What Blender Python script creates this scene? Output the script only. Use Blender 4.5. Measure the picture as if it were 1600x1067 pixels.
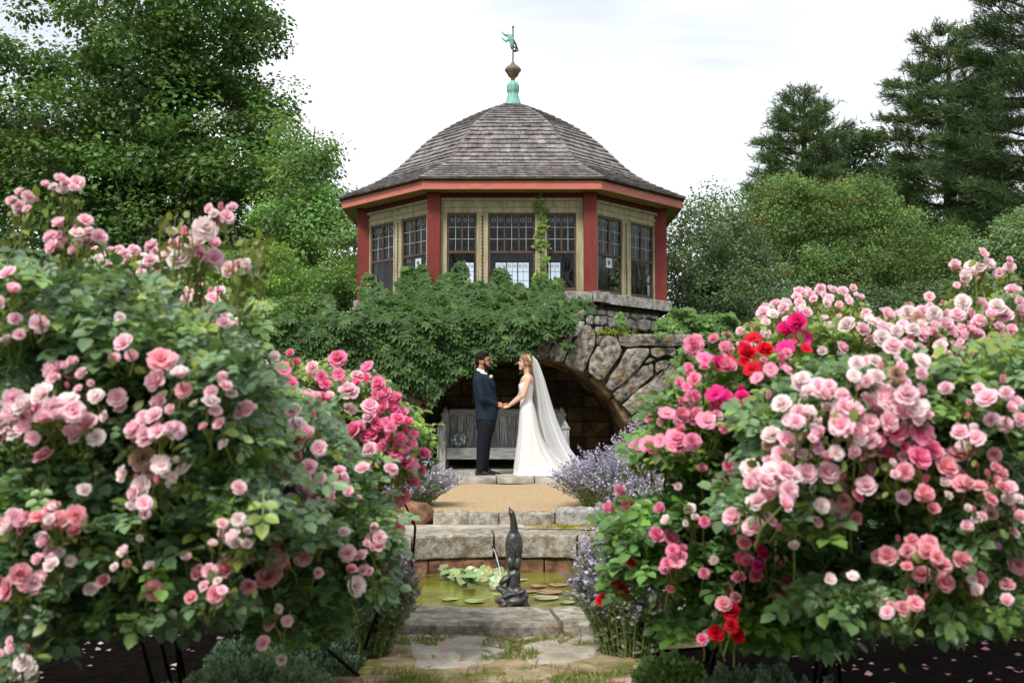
import bpy, math, random
import numpy as np
from mathutils import Vector, Matrix
sc = bpy.context.scene
for o in list(bpy.data.objects): bpy.data.objects.remove(o)
# ---------------------------------------------------------------- camera, world, sun, exposure
TILT = math.radians(4.16); CAMZ = 0.86; F = 1600.0
cd = bpy.data.cameras.new('camera'); cam = bpy.data.objects.new('camera', cd); sc.collection.objects.link(cam)
cam.location = (0, 0, CAMZ); cam.rotation_euler = (math.pi/2+TILT, 0, 0)
cd.sensor_width = 36; cd.lens = 36; cd.clip_end = 2000; cd.clip_start = 0.05
cd.dof.use_dof = True; cd.dof.focus_distance = 15.0; cd.dof.aperture_fstop = 4.5
sc.camera = cam
sc.view_settings.view_transform = 'Standard'; sc.view_settings.look = 'None'
sc.view_settings.exposure = 1.5; sc.view_settings.gamma = 1
SUN_EL, SUN_AZ = math.radians(50), math.radians(205)
w = bpy.data.worlds.new('World'); sc.world = w; w.use_nodes = True
nt = w.node_tree; nt.nodes.clear()
out = nt.nodes.new('ShaderNodeOutputWorld'); mx = nt.nodes.new('ShaderNodeMixShader')
b1 = nt.nodes.new('ShaderNodeBackground'); b2 = nt.nodes.new('ShaderNodeBackground')
sk = nt.nodes.new('ShaderNodeTexSky'); sk.sky_type = 'NISHITA'; sk.sun_disc = False
sk.sun_elevation = SUN_EL; sk.sun_rotation = SUN_AZ; sk.air_density = 1.5; sk.dust_density = 2
nt.links.new(sk.outputs[0], b1.inputs[0]); b1.inputs[1].default_value = 0.1
tc = nt.nodes.new('ShaderNodeTexCoord'); mp = nt.nodes.new('ShaderNodeMapping'); mp.inputs['Scale'].default_value = (1.2, 1.2, 3.2)
nz = nt.nodes.new('ShaderNodeTexNoise'); nz.inputs['Scale'].default_value = 1.7; nz.inputs['Detail'].default_value = 5; nz.inputs['Distortion'].default_value = .5
cr = nt.nodes.new('ShaderNodeValToRGB')
cr.color_ramp.elements[0].position = .42; cr.color_ramp.elements[0].color = (.31, .325, .355, 1)
cr.color_ramp.elements[1].position = .68; cr.color_ramp.elements[1].color = (.555, .56, .57, 1)
nt.links.new(tc.outputs['Generated'], mp.inputs[0]); nt.links.new(mp.outputs[0], nz.inputs[0]); nt.links.new(nz.outputs[0], cr.inputs[0])
nt.links.new(cr.outputs[0], b2.inputs[0]); b2.inputs[1].default_value = 1.0
mx.inputs[0].default_value = .93
nt.links.new(b1.outputs[0], mx.inputs[1]); nt.links.new(b2.outputs[0], mx.inputs[2]); nt.links.new(mx.outputs[0], out.inputs[0])
sd = bpy.data.lights.new('sun', 'SUN'); sd.energy = 1.5; sd.angle = math.radians(14); sd.color = (1, .96, .9)
so = bpy.data.objects.new('sun', sd); sc.collection.objects.link(so)
# direction towards the sun (behind-left of the camera, high)
sdir = Vector((math.sin(SUN_AZ)*math.cos(SUN_EL), math.cos(SUN_AZ)*math.cos(SUN_EL), math.sin(SUN_EL)))
so.rotation_euler = sdir.to_track_quat('Z', 'Y').to_euler(); so.location = (0, 0, 30)
R = random.Random(7); NR = np.random.default_rng(11)
CT, ST = math.cos(TILT), math.sin(TILT)
def ray(px, py):
    xc = (px-800)/F; yc = (533.5-py)/F
    return Vector((xc, CT-ST*yc, ST+CT*yc))
def W(px, py, D):                       # where the line of sight meets the plane y = D
    d = ray(px, py); s = D/d.y
    return Vector((d.x*s, D, CAMZ+d.z*s))
def G(px, py, z):                       # ... meets the level z
    d = ray(px, py); s = (z-CAMZ)/d.z
    return Vector((d.x*s, d.y*s, z))
def WP(px, py, P0, n):
    d = ray(px, py); c = Vector((0, 0, CAMZ)); s = (P0-c).dot(n)/d.dot(n)
    return c+d*s
# ---------------------------------------------------------------- object helpers
WL = {}
def tag(o, label=None, cat=None, group=None, kind=None):
    if label: o['label'] = label
    if cat: o['category'] = cat
    if group: o['group'] = group
    if kind: o['kind'] = kind
    return o
def link(o, parent=None, wl=None):
    sc.collection.objects.link(o); wl = Vector(wl or (0, 0, 0))
    if parent is not None:
        o.parent = parent; o.location = wl-WL[parent.name]
    else: o.location = wl
    WL[o.name] = wl
    return o
def thing(name, loc, label, cat, group=None):
    o = bpy.data.objects.new(name, None); o.empty_display_size = .1
    link(o, None, loc); return tag(o, label, cat, group)
class MB:
    def __init__(s): s.v = []; s.f = []; s.c = []
    def add(s, vs, fs, col=None):
        n = len(s.v); s.v += [tuple(v) for v in vs]; s.f += [tuple(i+n for i in f) for f in fs]
        s.c += [col or (1, 1, 1)]*len(vs)
    def box(s, c, sx, sy, sz, M=None, col=None):       # centre, full sizes, optional 3x3
        c = Vector(c); vs = []
        for dx in (-.5, .5):
            for dy in (-.5, .5):
                for dz in (-.5, .5):
                    v = Vector((dx*sx, dy*sy, dz*sz)); vs.append(c+(M@v if M else v))
        s.add(vs, [(0,1,3,2),(4,6,7,5),(0,4,5,1),(2,3,7,6),(0,2,6,4),(1,5,7,3)], col)
    def tube(s, pts, rad, seg=8, cap=True, col=None, ry=1):
        pts = [Vector(p) for p in pts]
        if not hasattr(rad, '__len__'): rad = [rad]*len(pts)
        vs = []; fs = []; prev = None
        for i, p in enumerate(pts):
            t = (pts[min(i+1, len(pts)-1)]-pts[max(i-1, 0)])
            t = t.normalized() if t.length > 1e-9 else Vector((0, 0, 1))
            if prev is None:
                a = Vector((0, 1, 0)) if abs(t.y) < .9 else Vector((1, 0, 0))
                u = t.cross(a).normalized()
            else: u = (prev-t*prev.dot(t)).normalized()
            prev = u; v = t.cross(u)
            for k in range(seg):
                an = 2*math.pi*k/seg; vs.append(p+(u*math.cos(an)+v*math.sin(an)*ry)*rad[i])
        for i in range(len(pts)-1):
            for k in range(seg):
                a = i*seg+k; b = i*seg+(k+1) % seg; fs.append((a, b, b+seg, a+seg))
        if cap: fs.append(tuple(range(seg))[::-1]); fs.append(tuple((len(pts)-1)*seg+k for k in range(seg)))
        s.add(vs, fs, col)
    def lathe(s, c, prof, seg=16, col=None, cap=True):
        c = Vector(c); vs = []; fs = []
        for r, z in prof:
            for k in range(seg):
                a = 2*math.pi*k/seg; vs.append(c+Vector((r*math.cos(a), r*math.sin(a), z)))
        for i in range(len(prof)-1):
            for k in range(seg):
                a = i*seg+k; b = i*seg+(k+1) % seg; fs.append((a, b, b+seg, a+seg))
        if cap: fs.append(tuple(range(seg))[::-1]); fs.append(tuple((len(prof)-1)*seg+k for k in range(seg)))
        s.add(vs, fs, col)
    def ell(s, c, r, M=None, seg=12, rings=8, col=None):
        c = Vector(c); vs = [c+(M@Vector((0, 0, -r[2])) if M else Vector((0, 0, -r[2])))]; fs = []
        for i in range(1, rings):
            ph = -math.pi/2+math.pi*i/rings
            for k in range(seg):
                a = 2*math.pi*k/seg; v = Vector((r[0]*math.cos(ph)*math.cos(a), r[1]*math.cos(ph)*math.sin(a), r[2]*math.sin(ph)))
                vs.append(c+(M@v if M else v))
        vs.append(c+(M@Vector((0, 0, r[2])) if M else Vector((0, 0, r[2]))))
        for k in range(seg): fs.append((0, 1+(k+1) % seg, 1+k))
        for i in range(rings-2):
            for k in range(seg):
                a = 1+i*seg+k; b = 1+i*seg+(k+1) % seg; fs.append((a, b, b+seg, a+seg))
        L = len(vs)-1; o0 = 1+(rings-2)*seg
        for k in range(seg): fs.append((o0+k, o0+(k+1) % seg, L))
        s.add(vs, fs, col)
    def caps(s, p1, r1, p2, r2, seg=12, fl=1.0):         # tapered capsule
        p1 = Vector(p1); p2 = Vector(p2); d = (p2-p1); L = d.length; d.normalize()
        pts = []; rr = []
        for k in range(4):
            a = math.pi/2*(k/4); pts.append(p1-d*r1*math.cos(a)); rr.append(max(r1*math.sin(a), .0008))
        for k in range(5): pts.append(p1+(p2-p1)*(k/4)); rr.append(r1+(r2-r1)*k/4)
        for k in range(1, 5):
            a = math.pi/2*(k/4); pts.append(p2+d*r2*math.sin(a)); rr.append(max(r2*math.cos(a), .0008))
        s.tube(pts, rr, seg, ry=fl)
    def loft(s, rings, cap=True, col=None):
        n = len(rings[0]); vs = [p for r in rings for p in r]; fs = []
        for i in range(len(rings)-1):
            for k in range(n):
                a = i*n+k; b = i*n+(k+1) % n; fs.append((a, b, b+n, a+n))
        if cap: fs.append(tuple(range(n))[::-1]); fs.append(tuple((len(rings)-1)*n+k for k in range(n)))
        s.add(vs, fs, col)
    def build(s, name, mat, parent=None, smooth=False, base=True):
        a = np.array(s.v, dtype=float); oc = Vector(((a[:,0].min()+a[:,0].max())/2, (a[:,1].min()+a[:,1].max())/2, a[:,2].min()))
        me = bpy.data.meshes.new(name); me.from_pydata((a-np.array(oc)).tolist(), [], s.f)
        ca = me.color_attributes.new('Col', 'FLOAT_COLOR', 'POINT')
        c4 = np.ones((len(s.v), 4), np.float32); c4[:, :3] = np.array(s.c); ca.data.foreach_set('color', c4.ravel())
        if smooth: me.polygons.foreach_set('use_smooth', [True]*len(me.polygons))
        me.materials.append(mat); me.update()
        o = bpy.data.objects.new(name, me); return link(o, parent, oc)
def np_mesh(name, V, faces_t, k, n, col, mat, parent=None, smooth=False, wl=None):
    """V (n*k,3); faces_t template face tuples; repeated n times with stride k"""
    oc = np.array(wl) if wl is not None else np.array([V[:,0].mean(), V[:,1].mean(), V[:,2].min()])
    V = (V-oc).astype(np.float32)
    me = bpy.data.meshes.new(name); me.vertices.add(len(V)); me.vertices.foreach_set('co', V.ravel())
    fl = np.array([i for f in faces_t for i in f]); sz = np.array([len(f) for f in faces_t])
    loops = (fl[None, :]+(np.arange(n)*k)[:, None]).ravel(); sizes = np.tile(sz, n)
    st = np.concatenate([[0], np.cumsum(sizes)[:-1]])
    me.loops.add(len(loops)); me.loops.foreach_set('vertex_index', loops.astype(np.int32))
    me.polygons.add(len(sizes)); me.polygons.foreach_set('loop_start', st.astype(np.int32))
    if smooth: me.polygons.foreach_set('use_smooth', np.ones(len(sizes), dtype=bool))
    me.update(calc_edges=True); me.validate()
    ca = me.color_attributes.new('Col', 'FLOAT_COLOR', 'POINT')
    c4 = np.ones((len(V), 4), np.float32); c4[:, :3] = np.repeat(col, k, axis=0); ca.data.foreach_set('color', c4.ravel())
    me.materials.append(mat)
    o = bpy.data.objects.new(name, me); return link(o, parent, Vector(oc))
def nrm(a): return a/np.maximum(np.linalg.norm(a, axis=1, keepdims=True), 1e-9)
def frames(ax, nor):                                    # columns: x, y(axis), z(normal)
    y = nrm(ax); x = nrm(np.cross(y, nor)); z = np.cross(x, y)
    return np.stack([x, y, z], axis=2)
def scatter(name, T, pos, ax, nor, size, col, mat, parent=None, smooth=False, wl=None):
    tv, tf = T; tv = np.array(tv, float); Mx = frames(ax, nor)
    V = np.einsum('nij,kj->nki', Mx, tv)*np.asarray(size).reshape(-1, 1, 1)+pos[:, None, :]
    return np_mesh(name, V.reshape(-1, 3), tf, len(tv), len(pos), col, mat, parent, smooth, wl)
T_LEAF = ([(0,0,0),(-.36,.5,.12),(0,1,0),(.36,.5,.12)], [(0,2,1),(0,3,2)])
T_NEAR = ([(0,0,0),(-.27,.28,.05),(0,.3,0),(.27,.28,.05),(-.27,.65,.05),(0,.66,0),(.27,.65,.05),(0,1,-.1)],
          [(0,2,1),(0,3,2),(1,2,5,4),(2,3,6,5),(4,5,7),(5,6,7)])
T_NEEDLE = ([(-.03,0,0),(.03,0,0),(0,1,0)], [(0,1,2)])
T_SPRAY = None
def palm(nl=5, spread=38, wd=.46):
    v = []; f = []
    for i in range(nl):
        a = math.radians((i-(nl-1)/2)*spread); L = 1-.3*abs(i-(nl-1)/2)/((nl-1)/2)
        ca, sa = math.cos(a), math.sin(a); b = len(v)
        for x, y, z in ((0,.04,0),(-wd*.5,.55,.07),(0,1,-.1),(wd*.5,.55,.07)):
            x *= L; y *= L; v.append((x*ca+y*sa, -x*sa+y*ca, z))
        f += [(b,b+2,b+1),(b,b+3,b+2)]
    return v, f
T_PALM = palm()
def tuft(nn=9, wd=.035, seed=1):                       # a pine tuft: needles fanned about +y
    rr = random.Random(seed); v = []; f = []
    for i in range(nn):
        a = rr.uniform(-.75, .75); b = rr.uniform(-.6, .6); b0 = len(v)
        d = Vector((math.sin(a), math.cos(a)*math.cos(b), math.sin(b))); s = d.cross(Vector((rr.uniform(-1,1), rr.uniform(-1,1), rr.uniform(-1,1)))).normalized()*wd
        L = rr.uniform(.7, 1); o = Vector((0, rr.uniform(-.3,.3), 0)); v += [tuple(o-s), tuple(o+s), tuple(o+d*L)]; f.append((b0, b0+1, b0+2))
    return v, f
T_TUFT = tuft(7, .042)
def compound():
    return compound2()
def compound_old():                                         # rose leaf: 5 leaflets on a stalk
    v = []; f = []
    for (bx, by, ang, L) in ((0,.5,0,.5),(-.03,.42,70,.42),(.03,.42,-70,.42),(-.02,.18,75,.34),(.02,.18,-75,.34)):
        a = math.radians(ang); ca, sa = math.cos(a), math.sin(a); b0 = len(v)
        for x, y, z in T_NEAR[0]:
            x *= L*1.25; y *= L; v.append((bx+x*ca-y*sa, by+x*sa+y*ca, z*L*1.3))
        f += [tuple(i+b0 for i in q) for q in T_NEAR[1]]
    b0 = len(v); v += [(-.012,0,0),(.012,0,0),(.008,.55,0),(-.008,.55,0)]; f.append((b0,b0+1,b0+2,b0+3))
    return v, f
def compound2():                                        # rose leaf: oval leaflets set apart along a thin stalk
    v = []; f = []
    for (bx, by, ang, L) in ((0,.70,0,.34),(-.02,.56,62,.30),(.02,.56,-62,.30),(-.02,.28,68,.26),(.02,.28,-68,.26)):
        a = math.radians(ang); ca, sa = math.cos(a), math.sin(a); b0 = len(v)
        for x, y, z in ((0,0,0),(-.29,.26,.07),(-.27,.70,.06),(0,1,-.07),(.27,.70,.06),(.29,.26,.07)):
            x *= L*1.2; y *= L; v.append((bx+x*ca-y*sa, by+x*sa+y*ca, z*L*1.5))
        f += [(b0,b0+3,b0+2,b0+1),(b0,b0+5,b0+4,b0+3)]
    b0 = len(v); v += [(-.01,0,0),(.01,0,0),(.006,.72,0),(-.006,.72,0)]; f.append((b0,b0+1,b0+2,b0+3))
    return v, f
T_ROSE = compound()
def randdir(n):
    a = NR.normal(size=(n, 3)); return nrm(a)
# ---------------------------------------------------------------- materials
def mat(name, col, rough=.6, spec=.3, var=.0, vscale=5, bump=0, bscale=20, metal=0, attr=False, col2=None, col3=None, stretch=(1,1,1), coords='pos', transl=0, detail=6, ramp=(.38,.62), c3=(.62,.7), coat=0, tcol=None):
    m = bpy.data.materials.new(name); m.use_nodes = True; t = m.node_tree; N = t.nodes; L = t.links
    p = N['Principled BSDF']; p.inputs['Roughness'].default_value = rough; p.inputs['Specular IOR Level'].default_value = spec; p.inputs['Metallic'].default_value = metal
    p.inputs['Coat Weight'].default_value = coat
    g = N.new('ShaderNodeNewGeometry'); mpn = N.new('ShaderNodeMapping'); mpn.inputs['Scale'].default_value = stretch; L.new(g.outputs['Position'], mpn.inputs[0])
    c = None
    def c4(x): return (x[0], x[1], x[2], 1)
    if col2 is not None:
        n1 = N.new('ShaderNodeTexNoise'); n1.inputs['Scale'].default_value = vscale; n1.inputs['Detail'].default_value = detail; n1.inputs['Roughness'].default_value = .62; L.new(mpn.outputs[0], n1.inputs[0])
        r1 = N.new('ShaderNodeValToRGB'); r1.color_ramp.elements[0].position = ramp[0]; r1.color_ramp.elements[0].color = c4(col); r1.color_ramp.elements[1].position = ramp[1]; r1.color_ramp.elements[1].color = c4(col2); L.new(n1.outputs[0], r1.inputs[0]); c = r1.outputs[0]
        if col3 is not None:
            n2 = N.new('ShaderNodeTexNoise'); n2.inputs['Scale'].default_value = vscale*.6; n2.inputs['Detail'].default_value = 8; n2.inputs['Roughness'].default_value = .7; n2.inputs['Distortion'].default_value = .6
            mo = N.new('ShaderNodeVectorMath'); mo.inputs[1].default_value = (13.1, 7.7, 3.3); L.new(mpn.outputs[0], mo.inputs[0]); L.new(mo.outputs[0], n2.inputs[0])
            r2 = N.new('ShaderNodeValToRGB'); r2.color_ramp.elements[0].position = c3[0]; r2.color_ramp.elements[0].color = (0,0,0,1); r2.color_ramp.elements[1].position = c3[1]; r2.color_ramp.elements[1].color = (1,1,1,1); L.new(n2.outputs[0], r2.inputs[0])
            mm = N.new('ShaderNodeMix'); mm.data_type = 'RGBA'; L.new(r2.outputs[0], mm.inputs[0]); L.new(c, mm.inputs[6]); mm.inputs[7].default_value = c4(col3); c = mm.outputs[2]
    if attr:
        a = N.new('ShaderNodeAttribute'); a.attribute_name = 'Col'
        mu = N.new('ShaderNodeMix'); mu.data_type = 'RGBA'; mu.blend_type = 'MULTIPLY'; mu.inputs[0].default_value = 1
        if c is None: mu.inputs[6].default_value = c4(col)
        else: L.new(c, mu.inputs[6])
        L.new(a.outputs[0], mu.inputs[7]); c = mu.outputs[2]
    if var:
        oi = N.new('ShaderNodeObjectInfo'); mr = N.new('ShaderNodeMapRange'); mr.inputs[3].default_value = 1-var; mr.inputs[4].default_value = 1+var; L.new(oi.outputs['Random'], mr.inputs[0])
        hs = N.new('ShaderNodeHueSaturation'); L.new(mr.outputs[0], hs.inputs['Value'])
        if c is None: hs.inputs['Color'].default_value = c4(col)
        else: L.new(c, hs.inputs['Color'])
        c = hs.outputs[0]
    if c is None: p.inputs['Base Color'].default_value = c4(col)
    else: L.new(c, p.inputs['Base Color'])
    if bump:
        nb = N.new('ShaderNodeTexNoise'); nb.inputs['Scale'].default_value = bscale; nb.inputs['Detail'].default_value = 8; nb.inputs['Roughness'].default_value = .6; L.new(mpn.outputs[0], nb.inputs[0])
        bm = N.new('ShaderNodeBump'); bm.inputs['Strength'].default_value = 1; bm.inputs['Distance'].default_value = bump; L.new(nb.outputs[0], bm.inputs['Height']); L.new(bm.outputs[0], p.inputs['Normal'])
    if transl:
        tb = N.new('ShaderNodeBsdfTranslucent')
        if c is None: tb.inputs[0].default_value = c4(col)
        elif tcol:
            tm = N.new('ShaderNodeMix'); tm.data_type = 'RGBA'; tm.blend_type = 'MULTIPLY'; tm.inputs[0].default_value = 1; L.new(c, tm.inputs[6]); tm.inputs[7].default_value = c4(tcol); L.new(tm.outputs[2], tb.inputs[0])
        else: L.new(c, tb.inputs[0])
        ms = N.new('ShaderNodeMixShader'); ms.inputs[0].default_value = transl; L.new(p.outputs[0], ms.inputs[1]); L.new(tb.outputs[0], ms.inputs[2]); L.new(ms.outputs[0], N['Material Output'].inputs[0])
    return m
M = {}
LT = (2.0, 1.9, 1.0)
M['leaf'] = mat('leaf', (1,1,1), .55, .3, attr=True, transl=.28, tcol=LT)
M['rose_leaf'] = mat('rose_leaf', (1,1,1), .42, .5, attr=True, transl=.18, tcol=LT)
M['needle'] = mat('needle', (1,1,1), .6, .25, attr=True, transl=.12, tcol=LT)
M['petal'] = mat('petal', (1,1,1), .6, .2, attr=True, var=.08, transl=.48)
M['bark'] = mat('bark', (.05,.038,.028), .9, .1, col2=(.12,.1,.08), vscale=3, stretch=(3,3,.6), bump=.05, bscale=8)
M['cane'] = mat('cane', (.008,.009,.005), .85, .05, col2=(.016,.012,.008), vscale=9)
M['stem'] = mat('stem', (.16,.20,.05), .6, .2)
M['stone'] = mat('stone', (.05,.046,.038), .85, .2, var=.25, col2=(.30,.28,.235), col3=(.16,.10,.035), vscale=11, bump=.035, bscale=16, detail=12, ramp=(.38,.62), c3=(.52,.64))
M['stone_grey'] = mat('stone_grey', (.15,.14,.125), .85, .2, var=.18, col2=(.44,.42,.385), col3=(.07,.065,.05), vscale=9, bump=.02, bscale=25, detail=10)
M['stone_red'] = mat('stone_red', (.08,.045,.028), .85, .2, var=.35, col2=(.27,.14,.075), col3=(.28,.25,.20), vscale=9, bump=.02, bscale=22, detail=10)
M['coping'] = mat('coping', (.16,.145,.11), .85, .2, var=.10, col2=(.40,.37,.315), col3=(.17,.12,.06), vscale=14, c3=(.50,.64), bump=.012, bscale=40, detail=10)
M['mortar'] = mat('mortar', (.04,.032,.022), .95, .1, col2=(.11,.09,.06), vscale=9, bump=.04, bscale=12)
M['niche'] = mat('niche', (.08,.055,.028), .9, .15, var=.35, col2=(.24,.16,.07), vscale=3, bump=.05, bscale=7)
M['flag'] = mat('flagstone', (.21,.19,.155), .8, .2, var=.12, col2=(.38,.36,.31), col3=(.11,.11,.05), vscale=5, bump=.01, bscale=30)
M['slab'] = mat('slab', (.25,.215,.165), .85, .2, var=.06, col2=(.43,.39,.33), col3=(.24,.15,.07), vscale=5, bump=.015, bscale=18, detail=10)
M['sand'] = mat('sand', (.33,.235,.13), .95, .1, col2=(.49,.36,.21), vscale=42, bump=.010, bscale=90, detail=12, col3=(.22,.15,.07), c3=(.56,.70))
M['sand_near'] = mat('sand_near', (.20,.15,.08), .95, .1, col2=(.38,.305,.185), vscale=9, bump=.008, bscale=90, detail=12, col3=(.13,.14,.035), c3=(.50,.60))
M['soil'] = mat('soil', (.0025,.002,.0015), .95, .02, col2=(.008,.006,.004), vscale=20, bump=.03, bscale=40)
M['shingle'] = mat('shingle', (.13,.115,.11), .85, .2, attr=True, col2=(.27,.248,.242), vscale=7, bump=.006, bscale=50, stretch=(1,1,.6), col3=(.10,.095,.045), c3=(.66,.76))
M['red'] = mat('red_paint', (.14,.017,.013), .6, .3, col2=(.20,.03,.023), vscale=7, bump=.004, bscale=60, stretch=(6,6,.5), col3=(.11,.03,.02), c3=(.55,.66))
M['fascia'] = mat('fascia_paint', (.42,.12,.08), .5, .3, col2=(.50,.16,.11), vscale=5, stretch=(1,1,4))
M['darkred'] = mat('dark_red', (.11,.012,.01), .6, .2)
M['cream'] = mat('cream_paint', (.29,.245,.14), .7, .2, col2=(.43,.385,.26), col3=(.20,.175,.13), vscale=5, bump=.004, bscale=30, stretch=(3,3,.6), c3=(.60,.68))
M['soffit'] = mat('soffit_paint', (.26,.20,.06), .7, .2, col2=(.32,.25,.09), vscale=3)
M['sash'] = mat('sash_wood', (.06,.035,.022), .6, .3, col2=(.10,.06,.04), vscale=8, bump=.002, bscale=30)
M['lead'] = mat('lead', (.30,.31,.31), .5, .4)
M['dark'] = mat('interior_wood', (.035,.025,.018), .8, .1, col2=(.06,.045,.03), vscale=3)
M['paper'] = mat('paper', (.8,.8,.78), .8, .1); M['ink'] = mat('ink', (.12,.13,.12), .8, .1)
M['verd'] = mat('verdigris', (.12,.30,.25), .6, .3, col2=(.25,.47,.40), col3=(.40,.42,.33), vscale=9, stretch=(3,3,.5), bump=.004)
M['copper'] = mat('weathered_copper', (.07,.10,.075), .6, .3, col2=(.22,.13,.07), vscale=8, bump=.004)
M['iron'] = mat('dark_iron', (.03,.02,.02), .5, .4, metal=.3)
M['bronze'] = mat('dark_bronze', (.022,.021,.022), .34, .7, metal=.3, col2=(.07,.07,.073), vscale=14, bump=.006, bscale=45)
M['wood'] = mat('weathered_wood', (.14,.135,.13), .8, .2, var=.25, col2=(.42,.41,.39), vscale=10, stretch=(5,5,.5), bump=.006, bscale=20, detail=9)
M['woodh'] = mat('weathered_rail', (.15,.15,.145), .8, .2, col2=(.34,.34,.325), vscale=10, stretch=(.5,5,5), bump=.006, bscale=20, detail=9)
M['skin_m'] = mat('skin_man', (.36,.17,.095), .5, .35); M['skin_w'] = mat('skin_woman', (.60,.35,.25), .5, .35)
M['hair_m'] = mat('hair_black', (.008,.006,.005), .7, .15, bump=.004, bscale=120); M['hair_w'] = mat('hair_brown', (.13,.06,.025), .45, .4, col2=(.28,.15,.065), vscale=30, bump=.006, bscale=70, stretch=(1,1,2.5))
M['suit'] = mat('navy_wool', (.005,.012,.022), .75, .2, col2=(.009,.020,.034), vscale=60, bump=.0035, bscale=35)
M['trouser'] = mat('dark_trousers', (.007,.009,.014), .8, .15, bump=.006, bscale=9)
M['shirt'] = mat('white_cotton', (.8,.8,.82), .7, .2); M['leather'] = mat('black_leather', (.012,.011,.011), .25, .5)
M['satin'] = mat('ivory_satin', (.64,.62,.60), .5, .3, bump=.010, bscale=9, stretch=(1,1,.3)); M['lace'] = mat('lace', (.72,.71,.69), .8, .2, bump=.008, bscale=70)
M['lip'] = mat('lips', (.5,.16,.13), .5, .3); M['eye'] = mat('eye_dark', (.02,.015,.012), .2, .5)
M['lawn'] = mat('lawn', (.035,.06,.015), .9, .1, col2=(.07,.11,.03), vscale=4, bump=.03, bscale=40)
M['moss'] = mat('moss', (1,1,1), .9, .1, attr=True)
M['flower'] = mat('flower', (1,1,1), .7, .1, attr=True, transl=.2)
M['pad'] = mat('lily_pad', (1,1,1), .35, .5, attr=True)
def glassmat():
    m = bpy.data.materials.new('glass'); m.use_nodes = True; t = m.node_tree; N = t.nodes; L = t.links; N.clear()
    o = N.new('ShaderNodeOutputMaterial'); tr = N.new('ShaderNodeBsdfTransparent'); tr.inputs[0].default_value = (.90,.93,.94,1)
    gl = N.new('ShaderNodeBsdfGlossy'); gl.inputs['Roughness'].default_value = .02; fr = N.new('ShaderNodeFresnel'); fr.inputs[0].default_value = 1.5
    ma = N.new('ShaderNodeMath'); ma.operation = 'MULTIPLY_ADD'; ma.inputs[1].default_value = 1.2; ma.inputs[2].default_value = 0.0; gg = N.new('ShaderNodeNewGeometry'); iv = N.new('ShaderNodeMath'); iv.operation = 'SUBTRACT'; iv.inputs[0].default_value = 1; L.new(gg.outputs['Backfacing'], iv.inputs[1]); ml = N.new('ShaderNodeMath'); ml.operation = 'MULTIPLY'; L.new(fr.outputs[0], ml.inputs[0]); L.new(iv.outputs[0], ml.inputs[1]); L.new(ml.outputs[0], ma.inputs[0])
    ms = N.new('ShaderNodeMixShader'); L.new(ma.outputs[0], ms.inputs[0]); L.new(tr.outputs[0], ms.inputs[1]); L.new(gl.outputs[0], ms.inputs[2]); L.new(ms.outputs[0], o.inputs[0])
    nb = N.new('ShaderNodeTexNoise'); nb.inputs['Scale'].default_value = 3; bm = N.new('ShaderNodeBump'); bm.inputs['Distance'].default_value = .008; L.new(nb.outputs[0], bm.inputs['Height']); L.new(bm.outputs[0], gl.inputs['Normal'])
    return m
M['glass'] = glassmat()
def veilmat():
    m = bpy.data.materials.new('tulle'); m.use_nodes = True; t = m.node_tree; N = t.nodes; L = t.links; N.clear()
    o = N.new('ShaderNodeOutputMaterial'); tr = N.new('ShaderNodeBsdfTransparent'); d = N.new('ShaderNodeBsdfDiffuse'); d.inputs[0].default_value = (.92,.92,.92,1)
    tl = N.new('ShaderNodeBsdfTranslucent'); tl.inputs[0].default_value = (.92,.92,.92,1); a = N.new('ShaderNodeMixShader'); a.inputs[0].default_value = .4; L.new(d.outputs[0], a.inputs[1]); L.new(tl.outputs[0], a.inputs[2])
    lw = N.new('ShaderNodeLayerWeight'); lw.inputs[0].default_value = .35; mr = N.new('ShaderNodeMapRange'); mr.inputs[3].default_value = .33; mr.inputs[4].default_value = .92; L.new(lw.outputs['Facing'], mr.inputs[0])
    ms = N.new('ShaderNodeMixShader'); L.new(mr.outputs[0], ms.inputs[0]); L.new(tr.outputs[0], ms.inputs[1]); L.new(a.outputs[0], ms.inputs[2]); L.new(ms.outputs[0], o.inputs[0]); return m
M['veil'] = veilmat()
def watermat():
    m = mat('pond_water', (.11,.125,.012), .06, .5, col2=(.21,.215,.035), vscale=3, col3=(.08,.05,.012), c3=(.50,.62), bump=.007, bscale=6)
    return m
M['water'] = watermat()
# ================================================================ GROUND, PATHS
PC = Vector((0, 7.5, 0))
def sst(a, b, x): t = min(max((x-a)/(b-a), 0), 1); return t*t*(3-2*t)
def hgt(x, y):
    h = -.28+.06*sst(7, 9.2, y)+.10*sst(9.94, 10.12, y)
    s = sst(4.6, 6.5, abs(x))
    return h+2.7*sst(18.9-2.5*s, 22.5-1.5*s, y)
rs = [2.05,2.2,2.3,2.42,2.55]+list(np.arange(2.8, 17, .25))+[18, 20, 23, 27, 33, 45, 70, 120, 250, 600]; NA = 144
g = MB(); vs = []
for r in rs:
    for k in range(NA):
        a = 2*math.pi*k/NA; x = r*math.cos(a); y = 7.5+r*math.sin(a); vs.append((x, y, hgt(x, y)))
fs = [(i*NA+k, i*NA+(k+1) % NA, (i+1)*NA+(k+1) % NA, (i+1)*NA+k) for i in range(len(rs)-1) for k in range(NA)]
def isbed(f):
    cx_ = sum(vs[i][0] for i in f)/4; cy_ = sum(vs[i][1] for i in f)/4; return abs(cx_) < 5.6 and 1.0 < cy_ < 18.5
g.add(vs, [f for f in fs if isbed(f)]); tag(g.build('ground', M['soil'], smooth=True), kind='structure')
g = MB(); g.add(vs, [f for f in fs if not isbed(f)]); tag(g.build('lawn', M['lawn'], smooth=True), kind='structure')
g = MB(); N_ = 40; vs = []; fs = []
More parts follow.
